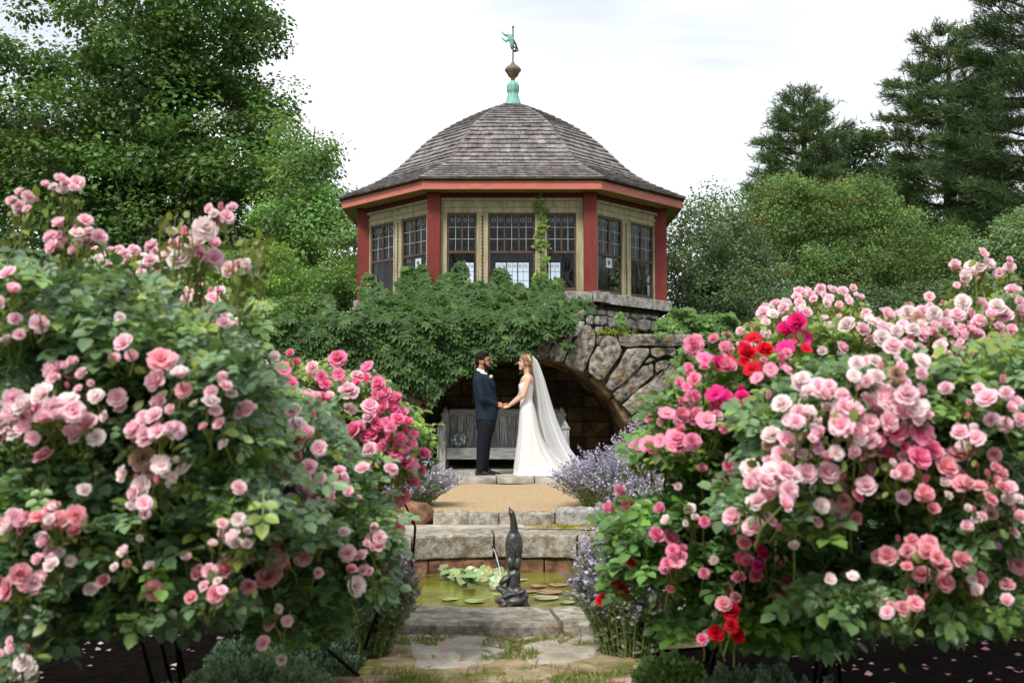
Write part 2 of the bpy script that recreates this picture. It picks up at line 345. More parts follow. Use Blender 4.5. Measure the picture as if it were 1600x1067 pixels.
for j in range(N_+1):
    y = 10.12+(14.5-10.12)*j/N_
    for i in range(31): vs.append((-2.9+5.6*i/30, y, -.085+.008*math.sin(i*1.3+j*.9)*math.sin(j*.37)))
for j in range(N_):
    for i in range(30): a = j*31+i; fs.append((a, a+1, a+32, a+31))
g.add(vs, fs); tag(g.build('path', M['sand'], smooth=True), kind='structure')
g = MB(); vs = []; fs = []
for j in range(30):                                     # sandy walk in front of and around the pond
    a = math.radians(-90+(j-14.5)*1.7); vs += [(2.0*math.cos(a), 7.5+2.0*math.sin(a), -.268), (2.55*math.cos(a), 7.5+2.55*math.sin(a), -.268)]
    if j: fs.append((2*j-2, 2*j-1, 2*j+1, 2*j))
g.add(vs, fs)
vs = [(-.66, 1.2, -.264), (.62, 1.2, -.264), (.60, 3.5, -.264), (.62, 5.6, -.264), (-.70, 5.6, -.264), (-.66, 3.5, -.264)]; g.add(vs, [(0,1,2,3,4,5)]); g.add([(.12,9.66,-.187),(1.5,9.45,-.187),(1.5,9.97,-.178),(.12,9.97,-.178)], [(0,1,2,3)]); g.add([(-2.2,9.30,-.187),(-1.3,9.50,-.187),(-1.3,9.97,-.178),(-2.2,9.97,-.178)], [(0,1,2,3)])
tag(g.build('front_path', M['sand_near']), kind='structure')
def rstone(pts, n, depth, jit=.012, mb=None, sink=.02):
    """an uneven stone: outline pts (world, coplanar), outward normal n"""
    m = mb or MB(); n = Vector(n).normalized(); P = []
    k = len(pts)
    for i in range(k):
        a = Vector(pts[i]); b = Vector(pts[(i+1) % k]); P.append(a)
        L = (b-a).length; q = 2 if L > .22 else 1
        for j in range(1, q+1):
            if L > .09: P.append(a.lerp(b, j/(q+1))+Vector((R.uniform(-1,1), R.uniform(-1,1), R.uniform(-1,1)))*jit*.8)
    c = sum(P, Vector())/len(P); K = len(P)
    def ring(s, d, jj): return [c+(p-c)*s+n*(d+R.uniform(-jj, jj))-(n*(p-c).dot(n))*s for p in P]
    rings = [ring(1, -sink, 0), ring(1, depth*.72, jit*.4), ring(.985, depth*.93, jit*.6), ring(.94, depth, jit*.9), ring(.6, depth*1.0, jit*2.0)]
    vs = [p for r in rings for p in r]+[c+n*depth*1.06]; fs = []
    for i in range(4):
        for q in range(K): a = i*K+q; b = i*K+(q+1) % K; fs.append((a, b, b+K, a+K))
    for q in range(K): fs.append((4*K+q, 4*K+(q+1) % K, 5*K))
    # orient outwards
    a, b, cc = [Vector(vs[i]) for i in (4*K, 4*K+1, 5*K)]
    if (b-a).cross(cc-a).dot(n) < 0: fs = [f[::-1] for f in fs]
    m.add(vs, fs); return m
# terrace with flagstones
t = thing('terrace', (0, 15, -.12), 'low terrace of grey flagstones in front of the arched niche', 'terrace')
m = MB(); m.box((.1, 16.5, -.085), 5.7, 4.1, .11); m.build('bed', M['mortar'], t)
y = 14.38; row = 0
while y < 18.2:
    d = R.uniform(.42, .62); x = -2.75+R.uniform(-.25, 0)
    while x < 2.9:
        wd = R.uniform(.5, .95); z = R.uniform(-.004, .006)
        pts = [(x+.008, y+.006+R.uniform(-.012,.01)*(row == 0), z-.03), (x+wd-.008, y+.006+R.uniform(-.012,.01)*(row == 0), z-.03), (x+wd-.008, y+d-.006, z-.03), (x+.008, y+d-.006, z-.03)]
        rstone(pts, (0,0,1), .03, .003, sink=.05).build('flagstone', M['flag'], t, smooth=True); x += wd
    y += d; row += 1
# edging stones between the path and the pond
t = thing('stone_edging', (0, 10, -.2), 'row of flat pale edging stones where the sand path meets the pond', 'edging')
for x0, x1, d, z1 in ((674,730,.25,-.075),(731,778,.22,-.08),(780,868,.25,-.075),(600,640,.25,-.08)):
    a = G(x0, 806, z1).x; b = G(x1, 806, z1).x
    rstone([(a,9.93,z1-.05),(b,9.93,z1-.05),(b,9.93+d,z1-.05),(a,9.93+d,z1-.05)], (0,0,1), .05, .012, sink=.1).build('edging_stone', M['coping'], t, smooth=True)
rstone([(.42,9.95,-.14),(.84,9.93,-.14),(.86,10.25,-.14),(.44,10.3,-.14)], (0,0,1), .09, .012, sink=.1).build('edging_stone', M['stone_grey'], t, smooth=True)
m = rstone([(-1.35,9.55,-.19),(.12,9.72,-.19),(.12,9.94,-.19),(-1.38,9.94,-.19)], (0,0,1), .012, .003, sink=.05)
tag(m.build('paving_slab', M['slab'], smooth=True), 'thin tan paving slab lying between the edging stones and the pond coping', 'paving slab')
def boulder(c, r, mt, label, seed):
    rr = random.Random(seed); m = MB(); m.ell((0,0,0), (1,1,1), seg=14, rings=10)
    ph = [rr.uniform(0,6) for _ in range(6)]
    m.v = [(c[0]+x*r[0]*(1+.1*math.sin(3*x+ph[0])*math.cos(4*z+ph[1])+.06*math.sin(7*y+ph[2])), c[1]+y*r[1]*(1+.1*math.sin(4*z+ph[3])), c[2]+z*r[2]*(1+.1*math.sin(3*y+5*x+ph[4]))) for x,y,z in m.v]
    return tag(m.build('boulder', mt, smooth=True), label, 'boulder')
c = G(649, 822, -.2); boulder((c.x, c.y+.15, -.12), (.17,.15,.15), M['stone_red'], 'rusty brown boulder under the catmint left of the pond steps', 3)
c = G(941, 820, -.2); boulder((c.x, c.y+.1, -.12), (.09,.09,.11), M['stone_grey'], 'small round grey boulder at the foot of the right catmint', 5)
# ================================================================ POND
t = thing('garden_pond', (0, 7.5, -.56), 'round stone rimmed garden pond with murky olive water', 'pond')
def ringstone(r0, r1, a0, a1, z0, z1, mt, nm, bev=.012, jr=.0):
    m = MB(); n = 7; secs = []
    j = R.uniform(-jr, jr); prof = [(r0+bev+j, z0), (r0+j, z0+bev), (r0+j, z1-bev*1.6), (r0+bev*1.6+j, z1), (r1-bev*1.6, z1), (r1, z1-bev*1.6), (r1, z0)]
    for i in range(n+1):
        a = math.radians(a0+(a1-a0)*i/n); q = [1+R.uniform(-.004,.004) for _ in prof]
        secs.append([Vector((math.sin(a)*r*f, 7.5+math.cos(a)*r*f, z+R.uniform(-.003,.003))) for (r, z), f in zip(prof, q)])
    m.loft(secs); return m.build(nm, mt, t, smooth=False)
A0 = -30
cuts = [-30, -5.3, 19.3, 44, 70, 96, 122, 148, 173.4, 199, 225, 252, 279, 304, 330]
for i in range(len(cuts)-1):
    thin = 100 < (cuts[i]+cuts[i+1])/2 < 260
    ringstone(1.74, 2.19, cuts[i]+.35, cuts[i+1]-.35, -.395, -.19+R.uniform(-.004,.004), M['coping'], 'coping_stone', jr=.006)
b = -24.5
while b < 335.4:
    st = R.uniform(12, 22); st = min(st, 335.5-b) if 335.5-b > 8 else 335.5-b
    ringstone(1.765, 2.1, b+.25, b+st-.25, -.60, -.403+R.uniform(-.004,0), M['stone_red'], 'wall_stone', jr=.01); b += st
m = MB(); m.lathe((0,7.5,0), [(1.80,-.75),(2.12,-.75),(2.12,-.405),(1.80,-.405)], 64, cap=False); m.build('backing_ring', M['mortar'], t)
m = MB(); m.v = [(0,7.5,-.74)]+[(1.85*math.cos(2*math.pi*k/64), 7.5+1.85*math.sin(2*math.pi*k/64), -.74) for k in range(64)]; m.f = [(0,1+k,1+(k+1)%64) for k in range(64)]; m.c = [(1,1,1)]*65
m.build('pond_floor', M['soil'], t)
m = MB(); m.v = [(0,7.5,-.525)]+[(1.84*math.cos(2*math.pi*k/64), 7.5+1.84*math.sin(2*math.pi*k/64), -.525) for k in range(64)]; m.f = [(0,1+k,1+(k+1)%64) for k in range(64)]; m.c = [(1,1,1)]*65
tag(m.build('pond_water', M['water']), kind='structure')
# front slabs
def slab(px, label, z=-.262, mt='slab'):
    pts = [G(a, b, z) for a, b in px]; return tag(rstone([(p.x,p.y,z-.03) for p in pts], (0,0,1), .032, .005, sink=.05).build('stepping_slab', M[mt], smooth=True), label, 'stone slab')
slab([(636,985),(700,981),(760,990),(800,1003),(792,1020),(765,1036),(700,1044),(652,1043),(640,1012)], 'large pale flagstone in front of the pond, on the left of the walk')
slab([(815,1008),(850,999),(928,990),(938,1010),(928,1026),(880,1035),(830,1037),(812,1022)], 'large pale flagstone in front of the pond, on the right of the walk')
slab([(722,984),(800,982),(928,983),(924,988),(850,996),(806,1000),(765,989)], 'narrow flagstone right against the front coping of the pond')
m = rstone([(-.72,3.6,-.27),(-.60,3.6,-.27),(-.62,4.35,-.27),(-.74,4.35,-.27)], (0,0,1), .05, .01, sink=.05); tag(m.build('kerb_stone', M['stone_red'], smooth=True), 'brown kerb stone edging the walk at the bottom left', 'kerb stone')
# ---- bronze bird
t = thing('fountain_statue', (0, 7.5, -.56), 'dark bronze long necked bird perched on a stump in the middle of the pond', 'statue')
S = 1600/7.5
def Q(px, py, dy=0): return W(px, py, 7.5+dy)
m = MB()
m.tube([Q(803.5,835,-.02),Q(803,822,-.03),Q(801.5,808,-.05),Q(799,800,-.06),Q(797,797,-.06)], [.034,.028,.023,.023,.015], 12)
m.tube([Q(798,799,-.06),Q(796.5,795,-.07),Q(795,790,-.085)], [.014,.008,.002], 8)
m.ell(Q(803,853,0), (.066,.075,.125)); m.ell(Q(803,868,.01), (.06,.06,.11)); m.ell(Q(803,843,-.01), (.055,.06,.07))
m.ell(Q(797.5,879,-.035), (.026,.03,.045)); m.ell(Q(809,879,-.035), (.026,.03,.045))
m.caps(Q(797.5,878,-.01), .024, Q(799,894,0), .016); m.caps(Q(809,878,-.01), .024, Q(808,894,0), .016)
m.caps(Q(804,868,.05), .04, Q(804,890,.06), .02)
b = m.build('bird_body', M['bronze'], t, smooth=True); md = b.modifiers.new('remesh','REMESH'); md.mode = 'VOXEL'; md.voxel_size = .0055; md.use_smooth_shade = True
m2 = MB()
for k in range(120):                                     # overlapping feathers down the back and flanks
    a = R.uniform(math.pi, 2*math.pi); v = R.uniform(0, 1); c = Q(803, 838+v*36, 0)
    rx = .064*math.sin(math.pi*min(1, .28+v*.62)); p = c+Vector((math.cos(a)*rx, math.sin(a)*rx*1.1, 0)); o = Vector((math.cos(a), math.sin(a), .1))
    d = Vector((-o.x*.25, -.12, -1)).normalized(); s = d.cross(o).normalized()*.009
    m2.add([p, p+s+d*.02+o*.005, p+d*.045+o*.002, p-s+d*.02+o*.005], [(0,1,2,3)])
m2.build('feathers', M['bronze'], t)
m = MB(); m.caps(Q(803,897), .048, Q(801,925), .058); m.ell(Q(803,895), (.052,.05,.012))
for x, y, dy, r in [(R.uniform(786,820), 924+R.uniform(0,22), R.uniform(-.13,.02), R.uniform(.02,.04)) for _ in range(26)]+list(((789,905,-.04,.04),(786,922,-.05,.045),(790,938,-.06,.05),(805,938,-.09,.06),(816,936,-.02,.045),(798,930,-.08,.05),(811,922,-.03,.035),(783,940,-.02,.04),(818,944,-.03,.05))):
    m.ell(Q(x,y,dy), (r*1.35, r, r*.6), Matrix.Rotation(R.uniform(-.9,.9), 3, 'Y'))
b = m.build('rock_base', M['bronze'], t, smooth=True); md = b.modifiers.new('remesh','REMESH'); md.mode = 'VOXEL'; md.voxel_size = .006; md.use_smooth_shade = True; b.modifiers.new('smooth','SMOOTH').iterations = 3
m = MB(); m.ell((0,7.47,-.54), (.20,.16,.045), seg=20); m.build('plinth', M['stone_red'], t, smooth=True)
# ---- water jet
t = thing('water_jet', (-.15, 9.2, -.42), 'thin white arc of water falling from a spout in the pond wall', 'water jet')
p = W(771, 852, 9.23); m = MB(); m.tube([p+Vector((0,.05,0)), p+Vector((.002,-.05,-.01))], .014, 8); m.build('spout', M['iron'], t)
q = p+Vector((0,-.05,-.02)); pts = [q+Vector((.10*s+.0*s, -.9*s, -.02*s-.235*s*s-.0)) for s in [i/10 for i in range(11)]]
m = MB(); m.tube(pts, [.006+.002*math.sin(i*2.1) for i in range(11)], 6); m.build('stream', mat('falling_water', (.55,.58,.6), .2, .5, transl=.3), t, smooth=True)
# ---- lily pads
def pad(c, r, col, tilt=0, parent=None, up=0):
    m = MB(); n = 18; a0 = R.uniform(0, 6.28); vs = [Vector((0,0,0))]
    for k in range(n+1):
        a = a0+.18+(2*math.pi-.36)*k/n; rr = r*(1+.04*math.sin(3*a)); vs.append(Vector((rr*math.cos(a), rr*math.sin(a), .002*math.sin(4*a)+.003)))
    fs = [(0,k+1,k+2) for k in range(n)]; Mx = Matrix.Rotation(tilt, 3, 'X') @ Matrix.Rotation(R.uniform(-.3,.3)*(tilt != 0), 3, 'Y')
    bot = [Mx@v+Vector(c)-Vector((0,0,.004)) for v in vs]; vs = [Mx@v+Vector(c) for v in vs]
    k0 = len(vs); m.add(vs+bot, fs+[tuple(i+k0 for i in f[::-1]) for f in fs], col)
    return m.build('leaf' if parent else 'lily_pad', M['pad'], parent)
dn = {'g':(.24,.33,.12), 'r':(.30,.18,.12), 'p':(.36,.36,.22)}
for x, y, wd, c, lb in ((841,914.6,25,'r','reddish lily pad floating behind and right of the bird statue'),(872,913,30,'r','flat reddish lily pad at the back right of the pond'),(827,923,24,'r','reddish lily pad close beside the statue stump'),(858,924,40,'r','widest reddish lily pad in the group right of the statue'),(853,933,40,'p','pale lily pad nearest the front coping right of the statue'),(907,927,30,'p','pale lily pad at the far right edge of the water'),(703,935,26,'g','green lily pad at the front left of the pond'),(742,938,34,'g','long green lily pad at the front coping left of the statue'),(775,919,20,'r','small reddish lily pad left of the statue stump'),(777,928,13,'p','tiny pale lily pad left of the statue base'),(815,905,18,'p','small pale lily pad just behind the statue'),(888,940,26,'g','green lily pad at the front right coping')):
    c0 = G(x, y, -.515); tag(pad((c0.x,c0.y,-.517), wd/2/1600*c0.y, dn[c]), lb, 'lily pad', 'lily pads on the pond')
t = thing('water_lily', (-.42, 8.6, -.525), 'crowded bright green water lily leaves standing at the back left of the pond', 'water lily')
for k in range(46):
    x = R.uniform(692, 786); y = R.uniform(893, 912); c0 = G(x, y, -.50); pad((c0.x,c0.y,-.50+R.uniform(0,.05)), R.uniform(.035,.06), (R.uniform(.12,.25),R.uniform(.22,.32),R.uniform(.06,.12)), R.uniform(-.2,1.0), t)
# ================================================================ ARCHED STONE WALL
YF = 16.2; AC = Vector((.13, YF, 0)); AR = 1.88
t = wall = thing('arched_stone_wall', (0, YF, 0), 'rugged fieldstone wall with a dark arched niche under the gazebo', 'stone wall')
m = MB(); XL, XR, ZT = -5.4, 3.35, 2.12; n = 40; inn = []; ou = []
for k in range(n+1):
    a = math.pi*k/n; c_, s_ = math.cos(a), math.sin(a); inn.append((AC.x+AR*c_, AR*s_))
    ts = [((XR-AC.x)/c_) if c_ > 1e-6 else 1e9, ((XL-AC.x)/c_) if c_ < -1e-6 else 1e9, (ZT/s_) if s_ > 1e-6 else 1e9]; q = min(ts); ou.append((AC.x+q*c_, q*s_))
vs = [(x, YF, z) for x, z in inn]+[(x, YF, z) for x, z in ou]+[(x, 18.5, z) for x, z in inn]+[(XR, YF, ZT), (XL, YF, ZT)]
fs = []
for k in range(n):
    fs.append((k, k+1, n+1+k+1, n+1+k)); fs.append((k, 2*(n+1)+k, 2*(n+1)+k+1, k+1))
iR = 3*(n+1); 
for k in range(n):                                       # corner fillers
    if ou[k][0] > XR-1e-6 and ou[k+1][1] > ZT-1e-6: fs.append((n+1+k, n+1+k+1, iR))
    if ou[k][1] > ZT-1e-6 and ou[k+1][0] < XL+1e-6: fs.append((n+1+k, n+1+k+1, iR+1))
fs.append(tuple(2*(n+1)+k for k in range(n+1)))
m.add(vs, fs)
m.add([(XL,YF,-.1),(XR,YF,-.1),(XR,YF,ZT),(XL,YF,ZT),(XL,20.5,-.1),(XR,20.5,-.1),(XR,20.5,ZT),(XL,20.5,ZT)], [(1,5,6,2),(4,0,3,7),(3,2,6,7),(5,4,7,6)])
m.build('wall_core', M['mortar'], t)
def ZX(X, Y): return (840+X/4.268, 450+Y/4.268)
nf = Vector((0,-1,0))
polys = [
 [(75,440),(105,378),(160,345),(238,318),(213,390),(165,500),(120,492),(80,475)],
 [(135,302),(170,250),(215,200),(300,143),(322,168),(262,235),(246,310),(190,318)],
 [(182,488),(225,395),(275,300),(322,243),(350,255),(378,300),(383,372),(345,462),(300,562),(240,545),(186,512)],
 [(342,490),(388,402),(440,322),(525,330),(560,418),(518,492),(432,615),(395,615),(338,562)],
 [(447,655),(500,563),(560,470),(592,408),(650,402),(735,406),(742,438),(690,508),(600,608),(492,688)],
 [(498,702),(560,642),(640,562),(700,520),(758,502),(772,525),(768,578),(680,658),(590,740),(555,768),(530,752)],
 [(562,780),(640,702),(720,645),(800,580),(890,497),(920,505),(925,650),(885,690),(720,790),(622,850)],
 [(625,868),(700,802),(780,765),(850,738),(960,690),(965,830),(880,900),(775,960),(700,952),(655,925)],
 [(787,500),(850,482),(880,496),(848,540),(790,568),(780,540)],
 [(748,406),(820,400),(905,402),(918,440),(905,470),(860,444),(800,470),(752,450)],
 [(690,975),(780,968),(860,1000),(845,1060),(780,1090),(680,1080)],
 [(385,332),(430,322),(398,392)],[(930,500),(1000,480),(1040,600),(1000,680),(935,655)],[(930,410),(1030,400),(1045,465),(1000,475),(935,485)],
 [(970,695),(1060,640),(1090,760),(1040,860),(975,830)],[(1050,410),(1150,405),(1160,560),(1060,600)],
 [(0,385),(95,372),(68,468),(20,480),(-20,455)],[(60,300),(125,300),(165,335),(100,368),(40,372)],[(700,505),(745,465),(775,478),(745,500)],
 [(-100,390),(-10,388),(-25,455),(-60,470),(-110,450)],
 [(700,1090),(850,1075),(900,1180),(880,1250),(720,1250)],[(890,920),(1010,870),(1020,1040),(880,1060),(850,990)]]
for p in polys: rstone([W(*ZX(*q), YF) for q in p], nf, R.uniform(.09,.15), .014).build('arch_stone', M['stone'], t, smooth=True)
a = 84
while a < 178:                                           # the rest of the arch ring, mostly under the creeper
    da = R.uniform(8, 12); pts = []
    for rr_, aa in ((AR+.0, a+.5), (AR+.0, a+da-.5), (AR+R.uniform(.5,.62), a+da-.8), (AR+R.uniform(.5,.62), a+.8)):
        if aa > 0: pts.append((AC.x+rr_*math.cos(math.radians(aa)), YF, rr_*math.sin(math.radians(aa))))
    rstone(pts, nf, R.uniform(.07,.12), .012).build('arch_stone', M['stone'], t, smooth=True); a += da
for i in range(34):                                       # rubble left of the arch
    x = -5.2+(i % 9)*.42+R.uniform(-.04,.04); z = .05+(i//9)*.5+R.uniform(-.03,.03)
    if (x+.2-AC.x)**2+(z+.2)**2 < 2.45**2: continue
    rstone([(x,YF,z),(x+.38,YF,z+R.uniform(-.04,.04)),(x+.39,YF,z+.44),(x+R.uniform(0,.06),YF,z+.45)], nf, R.uniform(.06,.12), .015).build('rubble_stone', M['stone'], t, smooth=True)
# niche lining
for j in range(5):
    a = 2
    while a < 176:
        da = R.uniform(11, 19); da = min(da, 178-a); dep = R.uniform(.03, .09); y0 = YF+.02+j*.45
        pts = []
        for aa, yy in ((a+.7, y0), (a+da-.7, y0), (a+da-.7, y0+.43), (a+.7, y0+.43)):
            pts.append((AC.x+AR*math.cos(math.radians(aa)), yy, AR*math.sin(math.radians(aa))))
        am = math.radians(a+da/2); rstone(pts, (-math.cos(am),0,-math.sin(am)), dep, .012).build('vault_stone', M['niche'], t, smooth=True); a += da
z = .02
while z < 1.6:
    h = R.uniform(.2,.3); x = AC.x-1.9
    while x < AC.x+1.9:
        wd = R.uniform(.3,.6)
        if (max(abs(x-AC.x), abs(x+wd-AC.x)))**2+(z+h)**2 < 2.1**2:
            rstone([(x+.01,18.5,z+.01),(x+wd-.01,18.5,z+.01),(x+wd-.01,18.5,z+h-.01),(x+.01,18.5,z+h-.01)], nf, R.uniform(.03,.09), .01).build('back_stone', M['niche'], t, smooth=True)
        x += wd
    z += h
# shelf slab over the right shoulder of the arch
top = W(1037, 522, YF-.1); zt = top.z; m = MB()
x0 = W(966, 520, YF).x; x1 = W(1111, 520, YF).x; y0 = YF-.16
secs = []
for i in range(13):
    x = x0+(x1-x0)*i/12; w_ = .0 if 0 < i < 12 else .03; h = .19+.012*math.sin(i*1.3)
    secs.append([Vector((x, y0+.02+w_, zt-h+w_)), Vector((x, y0+w_+.008*math.sin(i*2), zt-h*.6)), Vector((x, y0+.01+w_, zt-.04-w_)), Vector((x, y0+.04, zt-w_)), Vector((x, y0+.75, zt+.01)), Vector((x, y0+.75, zt-h))])
m.loft(secs); m.build('shelf_slab', M['stone'], t, smooth=False)
# ================================================================ GAZEBO
GA = 2.754; GH = 1.345; GC = Vector((0, 20.25, 0)); YG = GC.y-GA
z_sillcop = W(922, 458, YG+.0).z                       # top of the stone coping
z_wb = W(880, 455, YG).z; z_wt = W(880, 333, YG).z; z_mr = W(880, 393.5, YG).z
z_beam = W(800, 309, YG).z; z_sof = W(660, 294.5, YG-.4).z; z_fas = W(660, 280.6, YG-.4).z
def octc(apo, s=None):                                  # corners at an offset from the wall line
    e = apo-GA; a = GA+e; h = GH+.4142*e
    return [Vector((-h,-a,0)),Vector((h,-a,0)),Vector((a,-h,0)),Vector((a,h,0)),Vector((h,a,0)),Vector((-h,a,0)),Vector((-a,h,0)),Vector((-a,-h,0))]
def scl(k): return [v*k for v in octc(GA)]
FACES = [(i, (i+1) % 8) for i in range(8)]
def prism(c0, z0, z1, m, holes=None):
    n = len(c0); vs = [GC+Vector((p.x,p.y,z0)) for p in c0]+[GC+Vector((p.x,p.y,z1)) for p in c0]
    m.add(vs, [tuple(range(n))[::-1], tuple(range(n, 2*n))]+[(i,(i+1)%n,n+(i+1)%n,n+i) for i in range(n)])
# stone base of the gazebo belongs to the wall
m = MB(); prism(octc(GA-.02), 2.05, z_sillcop-.1, m); m.build('gazebo_footing', M['mortar'], wall)
def FR(i, apo=GA):
    c = octc(apo); a = GC+c[i]; b = GC+c[(i+1) % 8]; u = (b-a).normalized(); n = Vector((u.y,-u.x,0))
    return (a+b)/2, u, n, (b-a).length/2
# coping under the pavilion, one or two blocks per side
for i in range(8):
    c, u, n, h = FR(i, GA+.12)
    parts_ = [(-h+.005, h*.999)] if i != 1 else [(-h-.02, -h+.35), (-h+.36, h+.05)]
    if i == 0: parts_ = [(-h, .0), (.01, h-.03)]
    for a, b in parts_:
        mm = MB(); zz = z_sillcop+(0 if a > -h+.1 else .02); Mx = Matrix((u, n, Vector((0,0,1)))).transposed()
        q = [c+u*a+Vector((0,0,zz)), c+u*b+Vector((0,0,zz))]
        P = [(c+u*a-n*.35), (c+u*b-n*.35), (c+u*b+n*.07), (c+u*a+n*.07)]
        for p in P: p.z = zz-.03
        rstone(P, (0,0,1), .03, .004, mb=mm, sink=.15); mm.build('coping_stone', M['stone_grey'], wall)
# fieldstones on the two visible faces
c1, u1, n1, h1 = FR(1, GA); P0 = c1+n1*.0
for p in ([(380,150),(432,152),(436,184),(382,182)],[(440,156),(485,156),(484,190),(446,192)],[(488,160),(532,162),(536,194),(492,190)],[(535,165),(585,168),(590,200),(545,205),(538,190)],
          [(600,172),(665,176),(668,200),(635,215),(602,196)],[(674,178),(725,182),(722,202),(678,204)],[(372,190),(440,192),(442,240),(400,252),(372,245)],
          [(446,196),(520,194),(527,225),(520,262),(452,264)],[(532,215),(590,205),(632,225),(640,270),(600,280),(536,268)],[(642,215),(690,205),(732,215),(728,275),(690,288),(645,270)],
          [(738,222),(775,218),(785,260),(770,292),(738,288)],[(728,186),(780,190),(778,212),(732,210)],[(790,215),(830,212),(840,250),(800,262),(788,240)],[(838,205),(890,205),(900,250),(846,250)]):
    rstone([WP(*ZX(*q), P0, n1) for q in p], n1, .09, .012).build('fieldstone', M['stone_grey'], wall, smooth=True)
for p in ([(300,150),(340,148),(345,180),(300,190)],[(345,185),(368,190),(366,240),(325,240),(322,200)],[(385,262),(432,258),(438,300),(400,312),(382,290)]):
    rstone([W(*ZX(*q), YG-.02) for q in p], nf, .09, .012).build('fieldstone', M['stone_grey'], wall, smooth=True)
for k in range(16):
    x = -1.3+(k % 8)*.32; z = 2.2+(k//8)*.3; rstone([(x,YG,z),(x+.3,YG,z),(x+.3,YG,z+.27),(x,YG,z+.27)], nf, .07, .015).build('fieldstone', M['stone_grey'], wall, smooth=True)

gz = thing('gazebo', (0, GC.y, z_sillcop), 'eight sided red and cream garden gazebo with a domed shingle roof', 'gazebo')
def FB(m, i, u0, u1, z0, z1, o0, o1, apo=GA, col=None):  # box on face i from u0..u1, z0..z1, outward o0..o1
    c, u, n, h = FR(i, apo); Mx = Matrix((u, n, Vector((0,0,1)))).transposed()
    m.box(c+u*((u0+u1)/2)+n*((o0+o1)/2)+Vector((0,0,(z0+z1)/2)), abs(u1-u0), abs(o1-o0), abs(z1-z0), Mx, col)
# posts
for k, p in enumerate(octc(GA)):
    m = MB(); b = math.atan2(p.y, p.x); zb = z_sillcop+.005
    for (s, z0, z1) in ((.225, zb, z_beam+.05), (.28, z_beam+.05, z_sof-.002)):
        m.box(GC+Vector((p.x,p.y,(z0+z1)/2)), s, s, z1-z0, Matrix.Rotation({0:0,1:0,2:math.pi/2,3:math.pi/2}.get(k,0), 3, 'Z'))
    o = m.build('post', M['red'], gz); bv = o.modifiers.new('bevel','BEVEL'); bv.width = .01; bv.segments = 2
# soffit, ceiling, floor
m = MB(); ci = octc(GA-.12); co = octc(GA+.385); n = 8
vs = [GC+Vector((p.x,p.y,z_sof)) for p in ci]+[GC+Vector((p.x,p.y,z_sof)) for p in co]+[GC+Vector((p.x,p.y,z_sof+.05)) for p in ci]+[GC+Vector((p.x,p.y,z_sof+.05)) for p in co]
m.add(vs, [(i,(i+1)%8,8+(i+1)%8,8+i) for i in range(8)]+[(16+i,24+i,24+(i+1)%8,16+(i+1)%8) for i in range(8)]); m.build('soffit', M['soffit'], gz)
m = MB(); prism(octc(GA-.1), z_beam-.05, z_beam, m); m.build('ceiling', M['dark'], gz)
m = MB(); prism(octc(GA-.1), z_sillcop-.12, z_sillcop-.04, m); m.build('floor', M['dark'], gz)
for i in range(8):
    c, u, n, h = FR(i, GA+.40); m = MB(); FB(m, i, -h, h, z_sof-.012, z_fas, -.03, .0, GA+.40); m.build('fascia', M['fascia'], gz)
    c, u, n, h = FR(i); m = MB(); FB(m, i, -h+.113, h-.113, z_beam+.002, z_sof-.003, -.08, .06); m.build('beam', M['darkred'], gz)
# windows
def window(i, u0, u1, cols, fine):
    c, u, n, h = FR(i); fr = MB()
    w_ = .032
    FB(fr,i,u0,u0+w_,z_wb,z_wt,-.055,-.015); FB(fr,i,u1-w_,u1,z_wb,z_wt,-.055,-.015); FB(fr,i,u0+w_,u1-w_,z_wt-.04,z_wt,-.055,-.016)
    FB(fr,i,u0+w_,u1-w_,z_mr-.022,z_mr+.022,-.056,-.012); FB(fr,i,u0+w_,u1-w_,z_wb,z_wb+.06,-.055,-.014)
    o = fr.build('window', M['sash'], gz)
    a, b = u0+w_, u1-w_; cw = (b-a)/cols
    for k in range(1, cols): mm = MB(); FB(mm,i,a+k*cw-.013,a+k*cw+.013,z_mr+.022,z_wt-.04,-.052,-.018); mm.build('muntin', M['sash'], o)
    z0, z1 = z_mr+.022, z_wt-.04; rh = (z1-z0)/3
    ld = MB()
    for k in range(cols): FB(ld,i,a+(k+.5)*cw-.0045,a+(k+.5)*cw+.0045,z0,z1,-.046,-.026)
    for r_ in (1,2): FB(ld,i,a,b,z0+r_*rh-.0045,z0+r_*rh+.0045,-.0455,-.0265)
    for k in range(cols*2):                              # curled tracery in the top row
        cx = a+(k+.5)*cw/2; cz = z1-rh*.42; pts = [c+u*(cx+math.cos(t_)*cw*.15*(1-.07*t_))+n*(-.03)+Vector((0,0,cz+math.sin(t_)*cw*.17*(1-.07*t_))) for t_ in [j*.75 for j in range(10)]]
        ld.tube(pts, .006, 4, cap=False)
    ld.build('lead_tracery', M['lead'], o)
    if fine:
        for k in range(cols*2):
            for r_ in range(3):
                mm = MB(); FB(mm,i,a+k*cw/2+.003,a+(k+1)*cw/2-.003,z0+r_*rh+.003,z0+(r_+1)*rh-.003,-.038+R.uniform(-.0015,.0015),-.034); mm.build('pane', M['glass'], o)
    else:
        mm = MB(); FB(mm,i,a,b,z0,z1,-.038,-.034); mm.build('pane', M['glass'], o)
    mm = MB(); FB(mm,i,a,b,z_wb+.06,z_mr-.022,-.040,-.036); mm.build('pane', M['glass'], o)
    return o
